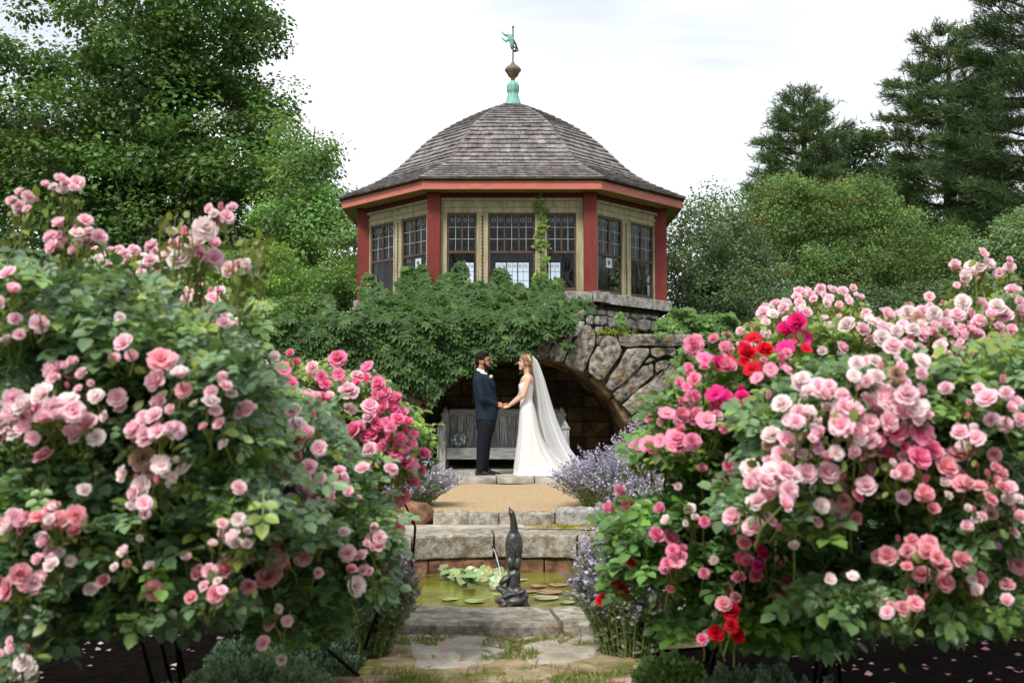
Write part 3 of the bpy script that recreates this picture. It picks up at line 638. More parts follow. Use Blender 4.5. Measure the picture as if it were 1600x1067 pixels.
for i in range(8):
    c, u, n, h = FR(i); long_ = i % 2 == 0; fine = i in (0, 1, 7)
    wins = [(-1.12,-.61,2),(-.41,.40,3),(.60,1.11,2)] if long_ else [(-.80,-.115,2),(.115,.80,2)]
    for u0, u1, cols in wins: window(i, u0, u1, cols, fine)
    m = MB(); FB(m,i,-h+.113,h-.113,z_wt,z_beam,-.07,-.0); FB(m,i,-h+.12,h-.12,z_wt+.10,z_wt+.125,0,.02); FB(m,i,-h+.12,h-.12,z_beam-.06,z_beam-.01,0,.035); FB(m,i,-h+.12,h-.12,z_wt+.012,z_wt+.03,0,.012); m.build('header', M['cream'], gz)
    m = MB(); FB(m,i,-h+.113,h-.113,z_sillcop-.0,z_wb,-.08,-.005); m.build('sill_panel', M['cream'], gz)
    for a, b in ((-h+.113, wins[0][0]), (wins[-1][1], h-.113)): m = MB(); FB(m,i,a,b,z_wb,z_wt,-.07,-.002); FB(m,i,(b-.025 if a < 0 else a+.005),(b-.005 if a < 0 else a+.025),z_wb,z_wt,-.002,.012); m.build('casing', M['cream'], gz)
    for q in range(len(wins)-1):
        a, b = wins[q][1], wins[q+1][0]; m = MB(); FB(m,i,a,b,z_wb,z_wt,-.07,-.001); FB(m,i,a+.005,a+.03,z_wb,z_wt,-.001,.014); FB(m,i,b-.03,b-.005,z_wb,z_wt,-.001,.014); o = m.build('mullion', M['cream'], gz)
        m = MB(); cm = (a+b)/2; z = z_wb+.05
        while z < z_wt-.04:
            p = c+u*cm+n*.0+Vector((0,0,z)); m.add([p+u*-.024, p+Vector((0,0,-.022)), p+u*.024, p+Vector((0,0,.022)), p+n*.022], [(0,1,4),(1,2,4),(2,3,4),(3,0,4)])
            FB(m,i,cm-.02,cm+.02,z+.026,z+.032,0,.010); z += .062
        m.build('carving', M['dark'] if False else M['sash'], o)
# notices stuck inside the panes of the slanted sides
for i, px, py in ((1, 951.5, 411), (7, 653.5, 411.5)):
    c, u, n, h = FR(i); P0_ = c-n*.045; p = WP(px, py, P0_, n)
    m = MB(); Mx = Matrix((u, n, Vector((0,0,1)))).transposed(); m.box(p, .155, .002, .17, Mx); o = m.build('paper_notice', M['paper'], None)
    m2 = MB(); m2.box(p+n*.0022, .05, .001, .075, Mx); m2.box(p+n*.0022+Vector((0,0,.012)), .075, .001, .03, Mx)
    tag(o, 'white paper notice in the %s window beside the front post' % ('right side' if i == 1 else 'left side'), 'notice'); m2.build('emblem', M['ink'], o)
# roof ---------------------------------------------------------
prof = []
for x, y in ((537,306),(591,286),(627,262),(645,243),(673,218),(698,202),(734,184),(762,173),(785,165.5)):
    dx = 800.5-x; r = dx/F*GC.y/(1+.488*dx/F); prof.append((r, W(x, y, GC.y-.488*r).z))
prof[0] = (GA+.44, z_fas+.015)
print('PROF', prof, 'z', z_sillcop, z_wb, z_mr, z_wt, z_beam, z_sof, z_fas)
# resample by arc length
pl = [0]
for a, b in zip(prof, prof[1:]): pl.append(pl[-1]+math.hypot(b[0]-a[0], b[1]-a[1]))
def PR(s):
    s = min(max(s, 0), pl[-1]); k = max(i for i in range(len(pl)-1) if pl[i] <= s+1e-9); t_ = (s-pl[k])/(pl[k+1]-pl[k]); a, b = prof[k], prof[k+1]
    return a[0]+(b[0]-a[0])*t_, a[1]+(b[1]-a[1])*t_
def PRs(s): # smoothed
    q = [PR(s+d) for d in (-.22,-.11,0,.11,.22)] if .3 < s < pl[-1]-.25 else [PR(s)]
    return sum(a for a, _ in q)/len(q), sum(b for _, b in q)/len(q)
def rcorn(s):
    r, z = PRs(s); k = r/GA; return [GC+Vector((p.x*k, p.y*k, z)) for p in octc(GA)]
m = MB(); ns = 30; secs = [[p-Vector((0,0,.03)) for p in rcorn(pl[-1]*i/ns)] for i in range(ns+1)]; m.loft(secs); m.build('roof_deck', M['dark'], gz)
m = MB()
for i in range(8): c, u, n, h = FR(i, GA+.435); FB(m, i, -h, h, z_fas-.004, z_fas+.045, -.1, .015, GA+.435)
m.build('drip_edge', M['dark'], gz)
EXPO = pl[-1]/26.0; nshow = 0; stuff = MB()
for ci_ in range(26):
    s0 = ci_*EXPO; A_ = rcorn(s0); B_ = rcorn(min(s0+EXPO*1.25, pl[-1]))
    for i in (0, 1, 7, 2, 6, 3, 4, 5):
        a0, a1 = A_[i], A_[(i+1) % 8]; b0, b1 = B_[i], B_[(i+1) % 8]; L = (a1-a0).length; Lb = (b1-b0).length
        up = ((b0+b1)/2-(a0+a1)/2).normalized(); u = (a1-a0).normalized(); n = u.cross(up).normalized()
        x = R.uniform(-.08, 0)
        while x < L:
            wd = R.uniform(.09, .19); xa = max(x, 0)+.003; xb = min(x+wd, L)-.003; x += wd
            if xb-xa < .02: continue
            low = R.uniform(-.012, .006); th = R.uniform(.024, .040); sh = R.uniform(.74, 1.12)
            fa, fb = xa/L, xb/L; SL = L-Lb
            pa = a0+u*xa+up*low; pb = a0+u*xb+up*low; pc = b0+(b1-b0)*fb; pd = b0+(b1-b0)*fa
            lift = n*(.018+R.uniform(0,.006)); q = [pa+lift-n*th*0, pb+lift, pc, pd]; vs = [p-n*.012 for p in (pa+lift*.3, pb+lift*.3)]+[pc-n*.02, pd-n*.02]+[pa+lift+n*th*.5, pb+lift+n*th*.5, pc+n*.004, pd+n*.004]
            cc = (sh*R.uniform(.95,1.05), sh, sh*R.uniform(.95,1.05)); fs = [(3,2,1,0),(4,5,6,7),(0,1,5,4),(1,2,6,5),(2,3,7,6),(3,0,4,7)]
            if i in (0,) and nshow < 150 or (i in (1, 7) and nshow < 300 and ci_ < 7):
                mm = MB(); mm.add(vs, fs, cc); mm.build('shingle', M['shingle'], gz); nshow += 1
            else: stuff.add(vs, fs, cc)
tag(stuff.build('shingles', M['shingle'], gz), kind='stuff')
for i in range(8):                                       # hip caps
    m = MB()
    for k in range(26):
        a = rcorn(k*EXPO)[i]; b = rcorn(min((k+1.15)*EXPO, pl[-1]))[i]; up = (b-a).normalized(); o_ = (a-GC); o_.z = 0; o_.normalize(); s_ = up.cross(o_).normalized(); nn = s_.cross(up).normalized()
        if nn.z < 0: nn = -nn
        for sg in (-1, 1):
            sh = R.uniform(.6,1.05); vs = [a+nn*.045, a+s_*sg*.05+nn*.022, b+s_*sg*.045+nn*.004, b+nn*.028]; vs += [v-nn*.02 for v in vs]
            m.add(vs, [(0,1,2,3),(4,7,6,5),(0,4,5,1),(1,5,6,2)], (sh*1.05, sh, sh*.92))
    m.build('hip_cap', M['shingle'], gz)
# finial
def FQ(X, Y): return W(770+X/7.62, 30+Y/7.62, GC.y)
cx = FQ(240, 900).x; S_ = GC.y/F/7.62
fin = MB(); fin.lathe((cx, GC.y, 0), [(r*S_, FQ(240,Y).z) for r, Y in ((120,1050),(100,1015),(82,960),(68,915),(62,880),(78,862),(74,830),(78,810),(76,795),(62,765),(34,745),(28,738))], 20)
fo = fin.build('finial_base', M['verd'], gz, smooth=True)
fin = MB(); fin.lathe((cx, GC.y, 0), [(r*S_, FQ(240,Y).z) for r, Y in ((28,740),(24,712),(34,702),(60,680),(80,640),(103,612),(98,600),(70,568),(40,548),(24,540),(24,522))], 20); fin.build('finial_urn', M['copper'], gz, smooth=True)
wv = MB(); wv.tube([FQ(240,540), FQ(241,95)], 8*S_, 8); wv.ell(FQ(241,97), (17*S_,17*S_,9*S_)); rod = wv.build('weathervane', M['iron'], gz, smooth=True)
fg = MB(); Y_ = Vector((0,.0,0))
fg.tube([FQ(178,200),FQ(205,205),FQ(222,250),FQ(228,300),FQ(233,360)], [v*S_ for v in (22,34,33,26,16)], 10, ry=.6)
fg.tube([FQ(190,190),FQ(155,198),FQ(130,180),FQ(100,148)], [v*S_ for v in (20,15,11,6)], 8); fg.tube([FQ(195,240),FQ(155,268),(FQ(135,250)),FQ(100,222)], [v*S_ for v in (20,14,11,6)], 8)
o = fg.build('beast_figure', M['verd'], rod, smooth=True)
fg = MB()
fg.tube([FQ(245,250),FQ(265,290),FQ(285,330),FQ(270,370),FQ(250,385)], [v*S_ for v in (12,13,10,10,12)], 8); fg.tube([FQ(250,330),FQ(280,345),FQ(296,350),FQ(292,375),FQ(315,388)], [v*S_ for v in (10,12,10,9,5)], 8)
fg.ell(FQ(268,385), (24*S_,12*S_,13*S_)); fg.build('beast_mane', M['iron'], rod, smooth=True)
# ================================================================ BENCH
bx = lambda px: W(px, 690, 16.6).x
zb = lambda py, D=16.6: W(786, py, D).z
bn = thing('garden_bench', (-.14, 16.9, 0), 'weathered grey wooden settle with pointed posts inside the stone arch', 'bench')
xl, xr = bx(690), bx(883)
def bpost(x, y, h, w_=.13):
    m = MB(); m.box((x,y,h*.5-.07), w_, w_, h-.14); m.box((x,y,h-.135), w_+.03, w_+.03, .02)
    m.add([(x-w_*.5,y-w_*.5,h-.125),(x+w_*.5,y-w_*.5,h-.125),(x+w_*.5,y+w_*.5,h-.125),(x-w_*.5,y+w_*.5,h-.125),(x,y,h)], [(0,1,4),(1,2,4),(2,3,4),(3,0,4)])
    m.build('post', M['wood'], bn)
for x in (xl, xr): bpost(x, 16.6, .80)
for x in (xl+.03, xr-.03): bpost(x, 17.1, 1.02, .12)
zs_ = zb(700); m = MB(); m.box(((xl+xr)/2, 16.83, zs_-.02), xr-xl+.10-.0, .50, .045); m.build('seat', M['woodh'], bn)
m = MB(); m.box(((xl+xr)/2, 16.6, zs_-.11), xr-xl-.13, .035, .13); m.build('apron', M['woodh'], bn)
m = MB(); m.box(((xl+xr)/2, 17.09, .915), xr-xl-.18, .06, .11); m.build('top_rail', M['woodh'], bn)
n = 13; wp = (xr-xl-.19)/n
for k in range(n): m = MB(); m.box((xl+.095+wp*(k+.5), 17.1, (zs_+.86)/2+.0), wp-.010, .03, .86-zs_); m.build('back_plank', M['wood'], bn)
for x in (xl, xr): m = MB(); m.box((x, 16.85, .64), .06, .38, .05); m.build('armrest', M['woodh'], bn)
# bouquet
bq = thing('bouquet', W(716, 699, 16.75), 'round bridal bouquet of white and pale blue flowers lying on the bench', 'bouquet')
c = W(717, 687, 16.75)
for k in range(46):
    d = Vector(randdir(1)[0].tolist()); d.y = -abs(d.y); p = c+Vector((d.x*.13, d.y*.11, d.z*.11)); cl = [(.8,.8,.76),(.75,.72,.6),(.12,.2,.34),(.3,.4,.5)][R.choice((0,0,0,1,1,2,3,3))]
    m = MB(); r = R.uniform(.022,.038)
    for q in range(7):
        a = q*2.4; u_ = d.orthogonal().normalized(); v_ = d.cross(u_); s = (u_*math.cos(a)+v_*math.sin(a)); e = .35+.65*q/7
        m.add([p+s*r*.1*e, p+s*r*e+v_*r*.5*math.cos(a)-u_*r*.5*math.sin(a)+d*r*(1-e)*.8, p+s*r*1.1*e+d*r*(1.1-e), p+s*r*e-v_*r*.5*math.cos(a)+u_*r*.5*math.sin(a)+d*r*(1-e)*.8], [(0,1,2,3)], cl)
    m.ell(p, (r*.5,)*3, seg=6, rings=4, col=cl); m.build('blossom', M['flower'], bq)
n_ = 90; d_ = randdir(n_); d_[:,1] = -abs(d_[:,1]); pos = np.array(c)+d_*np.array([.12,.1,.11]); scatter('bouquet_leaves', T_LEAF, pos, d_+randdir(n_)*.5, randdir(n_), NR.uniform(.03,.06,n_), np.tile([.10,.15,.10],(n_,1)), M['leaf'], bq)
m = MB(); m.tube([c+Vector((.02,.05,-.06)), c+Vector((.10,.02,-.10))], .018, 8); m.build('stems', M['stem'], bq)
# ================================================================ TREES, SHRUBS
def clump_points(ells, nclump, cr):
    """clump centres spread through ellipsoids given as (px,py,rx_px,ry_px,D,depth)"""
    out_ = []; wts = np.array([e[2]*e[3] for e in ells], float); wts /= wts.sum()
    for _ in range(nclump):
        e = ells[NR.choice(len(ells), p=wts)]; c = W(e[0], e[1], e[4]); s = e[4]/F
        d = randdir(1)[0]; rr = NR.uniform(.25, 1)**.45
        out_.append((c.x+d[0]*e[2]*s*rr, c.y+d[1]*e[5]*rr, c.z+d[2]*e[3]*s*rr, cr*NR.uniform(.6, 1.35)))
    return np.array(out_)
def clump_leaves(cl, per, size, col, colv=.42, hue=None, flat=.62, mix=(.5,.7,.55), shell=.45):
    n = len(cl); N_ = n*per; idx = np.repeat(np.arange(n), per)
    d = randdir(N_); rad = cl[idx, 3]*NR.uniform(.1, 1, N_)**shell
    pos = cl[idx, :3]+d*rad[:, None]*np.array([1, 1, flat])
    nor = nrm(d*mix[0]+np.array([0, 0, 1.])*mix[1]+randdir(N_)*mix[2]); ax = nrm(np.cross(nor, randdir(N_))+d*.3-np.array([0,0,.25]))
    c = np.array(col)[None, :]*(1+NR.uniform(-colv, colv, (n, 1)))[idx]*(1+NR.uniform(-.22, .22, (N_, 1)))
    c = c*(1+(NR.uniform(-1, 1, (n, 3))*np.array([.16,.05,.12]))[idx])
    return pos, ax, nor, size*NR.uniform(.65, 1.3, N_), np.clip(c, .003, 1)
def limbs(t, base, cl, r0, nm='limb', k=9, top=None, mt='bark'):
    top = Vector(top); m = MB(); b = Vector(base); pts = [b+(top-b)*f+Vector((R.uniform(-.12,.12),R.uniform(-.12,.12),0))*(f > 0)*r0*3 for f in (0,.15,.35,.6,.8,1)]
    m.tube(pts, [r0*1.25, r0, r0*.85, r0*.6, r0*.35, r0*.12], 10); m.build('trunk', M[mt], t, smooth=True)
    m = MB(); sel = NR.choice(len(cl), min(k, len(cl)), replace=False)
    for i in sel:
        p = Vector(cl[i, :3].tolist()); f = min(max((p.z-b.z)/(top.z-b.z)-.18, .12), .9); q = b+(top-b)*f; mid = (p+q)/2+Vector((0,0,-.06*(p-q).length))
        m.tube([q, mid, p], [r0*.32*(1.1-f), r0*.2*(1.1-f), r0*.05], 6)
    m.build('limbs', M[mt], t, smooth=True)['kind'] = 'stuff'
def tree(name, label, cat, ells, ncl, cr, per, size, col, base, top, r0, group=None, k=40, T=T_LEAF, **kw):
    t = thing(name, base, label, cat, group); cl = clump_points(ells, ncl, cr); p = clump_leaves(cl, per, size, col, **kw)
    scatter('crown', T, *p[:3], p[3], p[4], M['leaf'], t); limbs(t, base, cl, r0, k=k, top=top); return cl
DL = 31
tree('deciduous_tree', 'huge dark green leafy tree filling the upper left behind the roses', 'tree',
     [(245,30,185,190,DL,4.5),(300,185,150,150,DL,4.5),(405,300,95,105,DL-1,3.5),(90,215,210,150,DL,4),(60,330,190,120,DL,4),(250,330,200,120,DL-1,4),(330,60,105,120,DL,3),(20,150,110,70,DL,3)],
     560, .85, 180, .156, (.085,.155,.045), (-11.2, DL, 2.4), (-10.6, DL, 17), .42, k=90)
tree('young_tree', 'lighter green leafy tree standing left of the gazebo in front of the huge dark tree', 'tree',
     [(478,330,68,130,27,2.2),(505,390,60,95,26,2),(440,400,70,90,26,2),(470,250,38,60,27,1.5)], 130, .6, 200, .105, (.13,.23,.07), (-5.4, 26.5, 2.4), (-5.3, 27, 8.6), .13, k=30)
tree('woodland_tree', 'shaded dark tree seen low at the far left behind the pink roses', 'tree',
     [(120,400,220,110,40,3),(330,420,160,90,38,3),(0,300,160,180,42,3)], 200, 1.2, 170, .2, (.05,.095,.03), (-15, 40, 2.5), (-15, 40, 10), .3, k=30)
def shrub(label, ells, ncl, cr, per, size, col, base, name='shrub', group=None, T=T_LEAF, k=16, **kw):
    t = thing(name, base, label, 'shrub', group); cl = clump_points(ells, ncl, cr); p = clump_leaves(cl, per, size, col, **kw)
    scatter('foliage', T, *p[:3], p[3], p[4], M['leaf'], t)
    m = MB(); b = Vector(base)
    for i in NR.choice(len(cl), min(k, len(cl)), replace=False):
        p_ = Vector(cl[i, :3].tolist()); m.tube([b, (b+p_)/2+Vector((0,0,.1*(p_-b).length)), p_], [.035,.02,.006], 5)
    m.build('branches', M['bark'], t)['kind'] = 'stuff'; return t
shrub('bright green feathery shrub at the left edge of the creeper mound', [(430,470,90,75,21.5,1.2),(350,480,100,80,21,1.2),(400,420,60,50,22,1)], 120, .38, 190, .07, (.16,.28,.06), (-5.0, 21.5, 2.2), mix=(.4,.5,.9))
shrub('darker green shrub tucked between the creeper and the left corner post', [(520,455,52,48,20,.9),(545,420,35,60,22,.9),(480,500,70,40,19.5,.9)], 80, .33, 190, .065, (.12,.21,.06), (-3.9, 20, 2.2))
# big shrub group right
DR = 24
shrub('tall rounded shrub with grey green leaves right beside the gazebo', [(1110,400,72,100,DR-2,1.6),(1100,480,65,60,DR-3,1.2),(1150,440,80,90,DR-2,1.4)], 190, .42, 170, .07, (.115,.17,.08), (4.6, DR-2, 2.2), mix=(.5,.5,.9))
shrub('broad olive green shrub with reddish shoot tips behind the right roses', [(1240,360,95,92,DR+1,2),(1215,330,60,62,DR+1,1.5),(1330,375,120,90,DR+1,2),(1420,420,85,80,DR,1.8),(1300,450,160,80,DR-.5,1.6),(1345,330,60,55,DR+1,1.3)], 480, .42, 165, .069, (.115,.185,.055), (8.3, DR+1, 2.4), k=30, mix=(.5,.5,.9))
shrub('dark grey green shrub low behind the pale right hand roses', [(1200,500,120,50,DR-4,1.1),(1350,500,150,55,DR-4,1.1),(1480,500,120,60,DR-4,1.1),(1120,540,80,40,DR-6,.8)], 260, .36, 140, .067, (.08,.13,.06), (7.5, DR-4, 1.2))
shrub('light grey green shrub at the right edge under the big pine', [(1565,430,62,72,19,1.3),(1610,400,50,80,19,1.3),(1540,480,70,50,18.5,1)], 120, .36, 160, .07, (.13,.20,.09), (9.2, 19, 1.5))
# a few red brown shoots in the broad shrub
cl = clump_points([(1240,300,70,40,DR,1.2),(1340,300,50,30,DR,1),(1190,360,40,40,DR-.5,1),(1300,340,60,30,DR-.8,1)], 26, .22); p = clump_leaves(cl, 14, .06, (.20,.13,.05)); o_par = [o for o in sc.objects if o.name.startswith('shrub') and str(o.get('label','')).startswith('broad olive')][0]
scatter('red_shoots', T_LEAF, *p[:3], p[3], p[4], M['leaf'], o_par)['kind'] = 'stuff'
tree('woodland_tree', 'dark tree seen through the left side windows behind the gazebo', 'tree', [(610,415,55,70,38,2),(640,450,50,40,38,2)], 70, .9, 170, .17, (.05,.09,.035), (-4.4,38,2.6), (-4.4,38,8), .2, k=10)
tree('woodland_tree', 'dark tree seen through the right side windows behind the gazebo', 'tree', [(985,415,52,70,38,2),(955,450,45,40,38,2)], 70, .9, 170, .17, (.05,.09,.035), (4.3,38,2.6), (4.3,38,8), .2, k=10)
for sx, lb in ((-1,'tall garden tree behind the photographer on the left'),(1,'tall garden tree behind the photographer on the right')):
    c0 = (sx*7.5+.5, -24, -.2); t = thing('deciduous_tree', c0, lb, 'tree'); cl = np.concatenate([randdir(90)*np.array([5.5,4,5])*NR.uniform(.3,1,(90,1))+np.array([c0[0],-24,9]), np.full((90,1),1.3)], 1)
    p = clump_leaves(cl, 70, .35, (.07,.12,.04)); scatter('crown', T_LEAF, *p[:3], p[3], p[4], M['leaf'], t); limbs(t, c0, cl, .3, k=12, top=(c0[0],-24,13))
# pines
def pine(label, trunk_px, D, y_top, y_base, prof_, nlev, col, base_z=2.6, r0=.35, seed=1, dens=1.0, slope=.12, tip=.26):
    rr = random.Random(seed); top = W(trunk_px, y_top, D); base = Vector((W(trunk_px, 400, D).x, D, base_z)); t = thing('pine_tree', base, label, 'pine tree', 'white pines at the right')
    m = MB(); m.tube([base, base.lerp(top,.5), top], [r0, r0*.6, .03], 10); m.build('trunk', M['bark'], t, smooth=True)
    P = []; AX = []; br = MB()
    for L_ in range(nlev):
        f = L_/(nlev-1); y = y_top+(y_base-y_top)*f**.95; z = W(trunk_px, y, D).z
        hw = np.interp(y, [a for a, _ in prof_], [b for _, b in prof_])*D/F
        nb = 5 if f > .06 else 3; a0 = rr.uniform(0, 6.28)
        for b in range(nb):
            a = a0+b*2*math.pi/nb+rr.uniform(-.3,.3); L = max(.3, hw*rr.uniform(.7,1.12)); d = Vector((math.cos(a), math.sin(a), 0)); s = Vector((-d.y, d.x, 0))
            rise = slope+.5*max(0, .25-f)*4*.6+rr.uniform(-.05,.08)
            def pt(q): return Vector((base.x, D, z))+d*L*q+Vector((0,0,L*(rise*q+.10*q*q)))
            br.tube([pt(0), pt(.5), pt(1)], [.05+.03*f, .03, .01], 5, cap=False)
            nt_ = max(8, int(L*34*dens))
            for _ in range(nt_):
                q = rr.uniform(.12,1)**.7; side = rr.uniform(-1,1)*L*.30*(1.15-q)*1.3; p = pt(q)+s*side+d*abs(side)*.35+Vector((0,0,rr.uniform(-.05,.10)+.10*abs(side)))
                P.append(p); AX.append(d*.8+s*(1 if side > 0 else -1)*min(1,abs(side)*1.2)+Vector((0,0,rr.uniform(.1,.75))))
    br.build('branches', M['bark'], t)['kind'] = 'stuff'
    P = np.array([tuple(p) for p in P]); AX = np.array([tuple(a) for a in AX]); K5 = 3 if seed == 3 else 4; P = np.repeat(P, K5, 0)+NR.normal(size=(len(P)*K5,3))*np.array([.16,.16,.06]); AX = np.repeat(AX, K5, 0)+randdir(len(P))*.45
    n = len(P); c = np.array(col)[None]*(1+NR.uniform(-.3,.35,(n,1)))
    scatter('needles', T_TUFT, P, AX, randdir(n), tip*NR.uniform(.7,1.25,n), c, M['needle'], t)
pine('middle white pine, pointed and open, its top above the broad shrub', 1256, 36, 150, 345, [(150,12),(180,45),(230,75),(280,80),(345,90)], 12, (.085,.135,.05), seed=3, dens=.9, slope=.25)
pine('large dark white pine second from the right edge with its whole top in view', 1482, 34, 55, 400, [(55,20),(90,55),(150,95),(220,110),(300,118),(400,120)], 14, (.08,.125,.045), seed=5, dens=.85)
pine('tallest dark pine at the right edge, its top cut off by the picture', 1640, 30, -190, 380, [(-190,15),(-60,80),(40,135),(150,175),(260,180),(380,150)], 18, (.075,.12,.045), seed=9, dens=.85)
tree('deciduous_tree', 'small dark tree between the middle pine and the large dark pine', 'tree', [(1335,260,48,62,40,2),(1310,300,60,50,40,2),(1385,320,60,70,40,2)], 90, .8, 170, .15, (.05,.085,.035), (13.4,40,2.6), (13.4,40,10), .2, k=14)
tree('woodland_tree', 'dark woodland tree low behind the right hand pines', 'tree', [(1450,400,120,70,44,2.5),(1560,380,120,90,44,2.5)], 110, 1.1, 150, .2, (.035,.06,.025), (18,44,2.6), (18,44,8), .25, k=14)
# ================================================================ CREEPER
def inpoly(x, y, P):
    c = np.zeros(len(x), bool); n = len(P)
    for i in range(n):
        x1, y1 = P[i]; x2, y2 = P[i-1]; q = ((y1 > y) != (y2 > y)) & (x < (x2-x1)*(y-y1)/((y2-y1)+1e-12)+x1); c ^= q
    return c
def creeper(label, poly, n, Dfun, size, col, seed, nparts=0, noise=16, yellow=.12, thick=.28):
    rg = np.random.default_rng(seed); P = np.array(poly, float); lo, hi = P.min(0)-noise, P.max(0)+noise
    px = rg.uniform(lo[0], hi[0], n*3); py = rg.uniform(lo[1], hi[1], n*3)
    wx = px+noise*(np.sin(py*.11+px*.05)+.6*np.sin(py*.23-px*.17)); wy = py+noise*(.7*np.sin(px*.09)+.5*np.sin(px*.21+1))
    k = inpoly(wx, wy, poly); px, py = px[k][:n], py[k][:n]; n = len(px)
    bul = .5+.25*np.sin(px*.045+py*.03)+.25*np.sin(px*.09-py*.11+2); D = Dfun(px, py)-thick*bul*rg.uniform(.2,1.1,n)
    pos = np.array([tuple(W(a, b, c)) for a, b, c in zip(px, py, D)])
    ax = nrm(np.stack([rg.normal(0,.7,n), -np.full(n,.45), -np.ones(n)*.65+rg.normal(0,.45,n)],1)); nor = nrm(np.stack([rg.normal(0,.35,n), -np.full(n,.9), rg.uniform(.2,1.2,n)],1))
    c = np.array(col)[None]*(1+rg.uniform(-.3,.3,(n,1))); yl = (rg.uniform(size=n) < yellow+.12*(np.sin(px*.06+py*.04) > .75)); c[yl] = c[yl]*np.array([2.1,1.7,1.3]); sz = size*rg.uniform(.6,1.25,n); sz[yl] *= .75
    t = thing('climbing_creeper', Vector((pos[:,0].mean(), pos[:,1].mean(), pos[:,2].min())), label, 'creeper')
    if nparts:
        front = np.argsort(pos[:,1]/1.0-sz*3)[:n//2]; pick = rg.choice(front, nparts, replace=False); rest = np.ones(n, bool); rest[pick] = False
        for i in pick:
            o = scatter('leaf', T_PALM, pos[i:i+1], ax[i:i+1], nor[i:i+1], sz[i:i+1]*1.1, c[i:i+1], M['leaf'], t, wl=pos[i])
        pos, ax, nor, sz, c = pos[rest], ax[rest], nor[rest], sz[rest], c[rest]
    o = scatter('foliage', T_PALM, pos, ax, nor, sz, c, M['leaf'], t); o['kind'] = 'stuff'
    return t
def DI(px, py): return np.where(py > 500, 16.0, np.where(py > 425, 17.3-(py-425)/75*1.3, 17.3))
creeper('thick dark green creeper smothering the wall left of the arch and under the windows',
  [(398,525),(455,505),(500,495),(540,482),(575,470),(590,452),(640,432),(700,430),(760,436),(820,445),(880,452),(912,462),(905,482),(885,500),(868,522),(850,545),(815,552),(770,560),(735,575),(700,598),(650,612),(615,618),(560,640),(470,640),(420,580),(400,550)], 9500, DI, .14, (.052,.11,.028), 5, nparts=290, noise=21, thick=.24)
creeper('light green creeper shoots climbing the mullion right of the middle window', [(838,305),(848,300),(853,330),(856,400),(858,450),(835,450),(838,400),(836,350)], 170, lambda x, y: np.full(len(x), YG-.02), .065, (.15,.24,.05), 8, noise=4, thick=.12)
creeper('fresh green creeper spilling over the stone shelf at the right', [(1020,498),(1060,482),(1110,490),(1160,500),(1180,560),(1120,600),(1065,600),(1058,545),(1110,540),(1110,522),(1030,518)], 1700, lambda x, y: np.where(y<520,16.5,16.0), .085, (.10,.19,.05), 9, noise=6, thick=.35)
creeper('small tuft of creeper on the fieldstones under the right sill', [(966,486),(978,486),(976,512),(985,545),(970,540),(962,512)], 130, lambda x, y: np.full(len(x), 16.35), .06, (.11,.21,.05), 10, noise=3, thick=.3)
n = 700; cs = [W(958, 520, 16.2), W(930, 505, 16.4)]; pos = np.array([tuple(cs[0])]*n)+NR.normal(size=(n,3))*np.array([.14,.10,.03]); 
o = scatter('moss_cushion', T_LEAF, pos, randdir(n)+np.array([0,0,.8]), randdir(n), np.full(n,.035), np.tile([.16,.20,.03],(n,1))*NR.uniform(.6,1.3,(n,1)), M['moss']); tag(o, 'yellow green moss cushion at the left end of the stone shelf', 'moss', kind='stuff')
# ================================================================ CATMINT, COVER, GRASS
def catmint(label, c, rad, h, nst, purple, seed, ls=.03, lean=(0,0), fs_=1.0):
    rr = random.Random(seed); rg = np.random.default_rng(seed); t = thing('catmint', c, label, 'catmint', 'catmint clumps')
    st = MB(); LP = []; LA = []; FP = []; FA = []
    for _ in range(nst):
        a = rr.uniform(0, 6.283); q = math.sqrt(rr.uniform(0,1)); o = Vector((math.cos(a), math.sin(a), 0)); r0 = rad*.45*q; L = h*rr.uniform(.75,1.2)
        tip = Vector(c)+o*(rad*(q*.95+.1))+Vector((lean[0], lean[1], 0))*rr.uniform(0,1)+Vector((0,0,L*(1-.45*q*q))); b = Vector(c)+o*r0; mid = b.lerp(tip,.5)+Vector((0,0,.10*L))-o*.04
        def pt(s): return b*(1-s)**2+mid*2*s*(1-s)+tip*s*s
        st.tube([pt(0), pt(.35), pt(.7), pt(1)], [.0028,.0025,.002,.001], 3, cap=False)
        for k in range(17): s = rr.uniform(.02,.85); LP.append(pt(s)); LA.append(Vector((rr.uniform(-1,1),rr.uniform(-1,1),rr.uniform(-.1,.9))))
        if rr.random() < purple:
            s0 = rr.uniform(.45,.62); s = s0
            while s < 1.0:
                for _k in range(2): FP.append(pt(s)+Vector((rr.uniform(-1,1),rr.uniform(-1,1),rr.uniform(-1,1)))*.008*fs_); FA.append(Vector((rr.uniform(-1,1),rr.uniform(-1,1),rr.uniform(-.2,.8))))
                s += .038*rr.uniform(.7,1.4)/max(h/.5,.6)
    st.build('stems', M['stem'], t)['kind'] = 'stuff'
    def ar(v): return np.array([tuple(x) for x in v])
    n = len(LP); scatter('leaves', T_LEAF, ar(LP), ar(LA), randdir(n), ls*rg.uniform(.6,1.3,n), np.array([.17,.23,.13])[None]*rg.uniform(.55,1.35,(n,1)), M['leaf'], t)['kind'] = 'stuff'
    n = len(FP)
    if n:
        cc = np.array([.38,.34,.47])[None]*rg.uniform(.6,1.35,(n,1)); cc[::5] = [.60,.54,.66]
        scatter('flowers', T_LEAF, ar(FP), ar(FA), randdir(n), .026*fs_*rg.uniform(.7,1.3,n), cc, M['flower'], t)['kind'] = 'stuff'
catmint('purple catmint clump spilling over the right end of the terrace beside the bridal train', (1.06,10.8,-.12), .60, .60, 380, .9, 1, lean=(-.12,0))
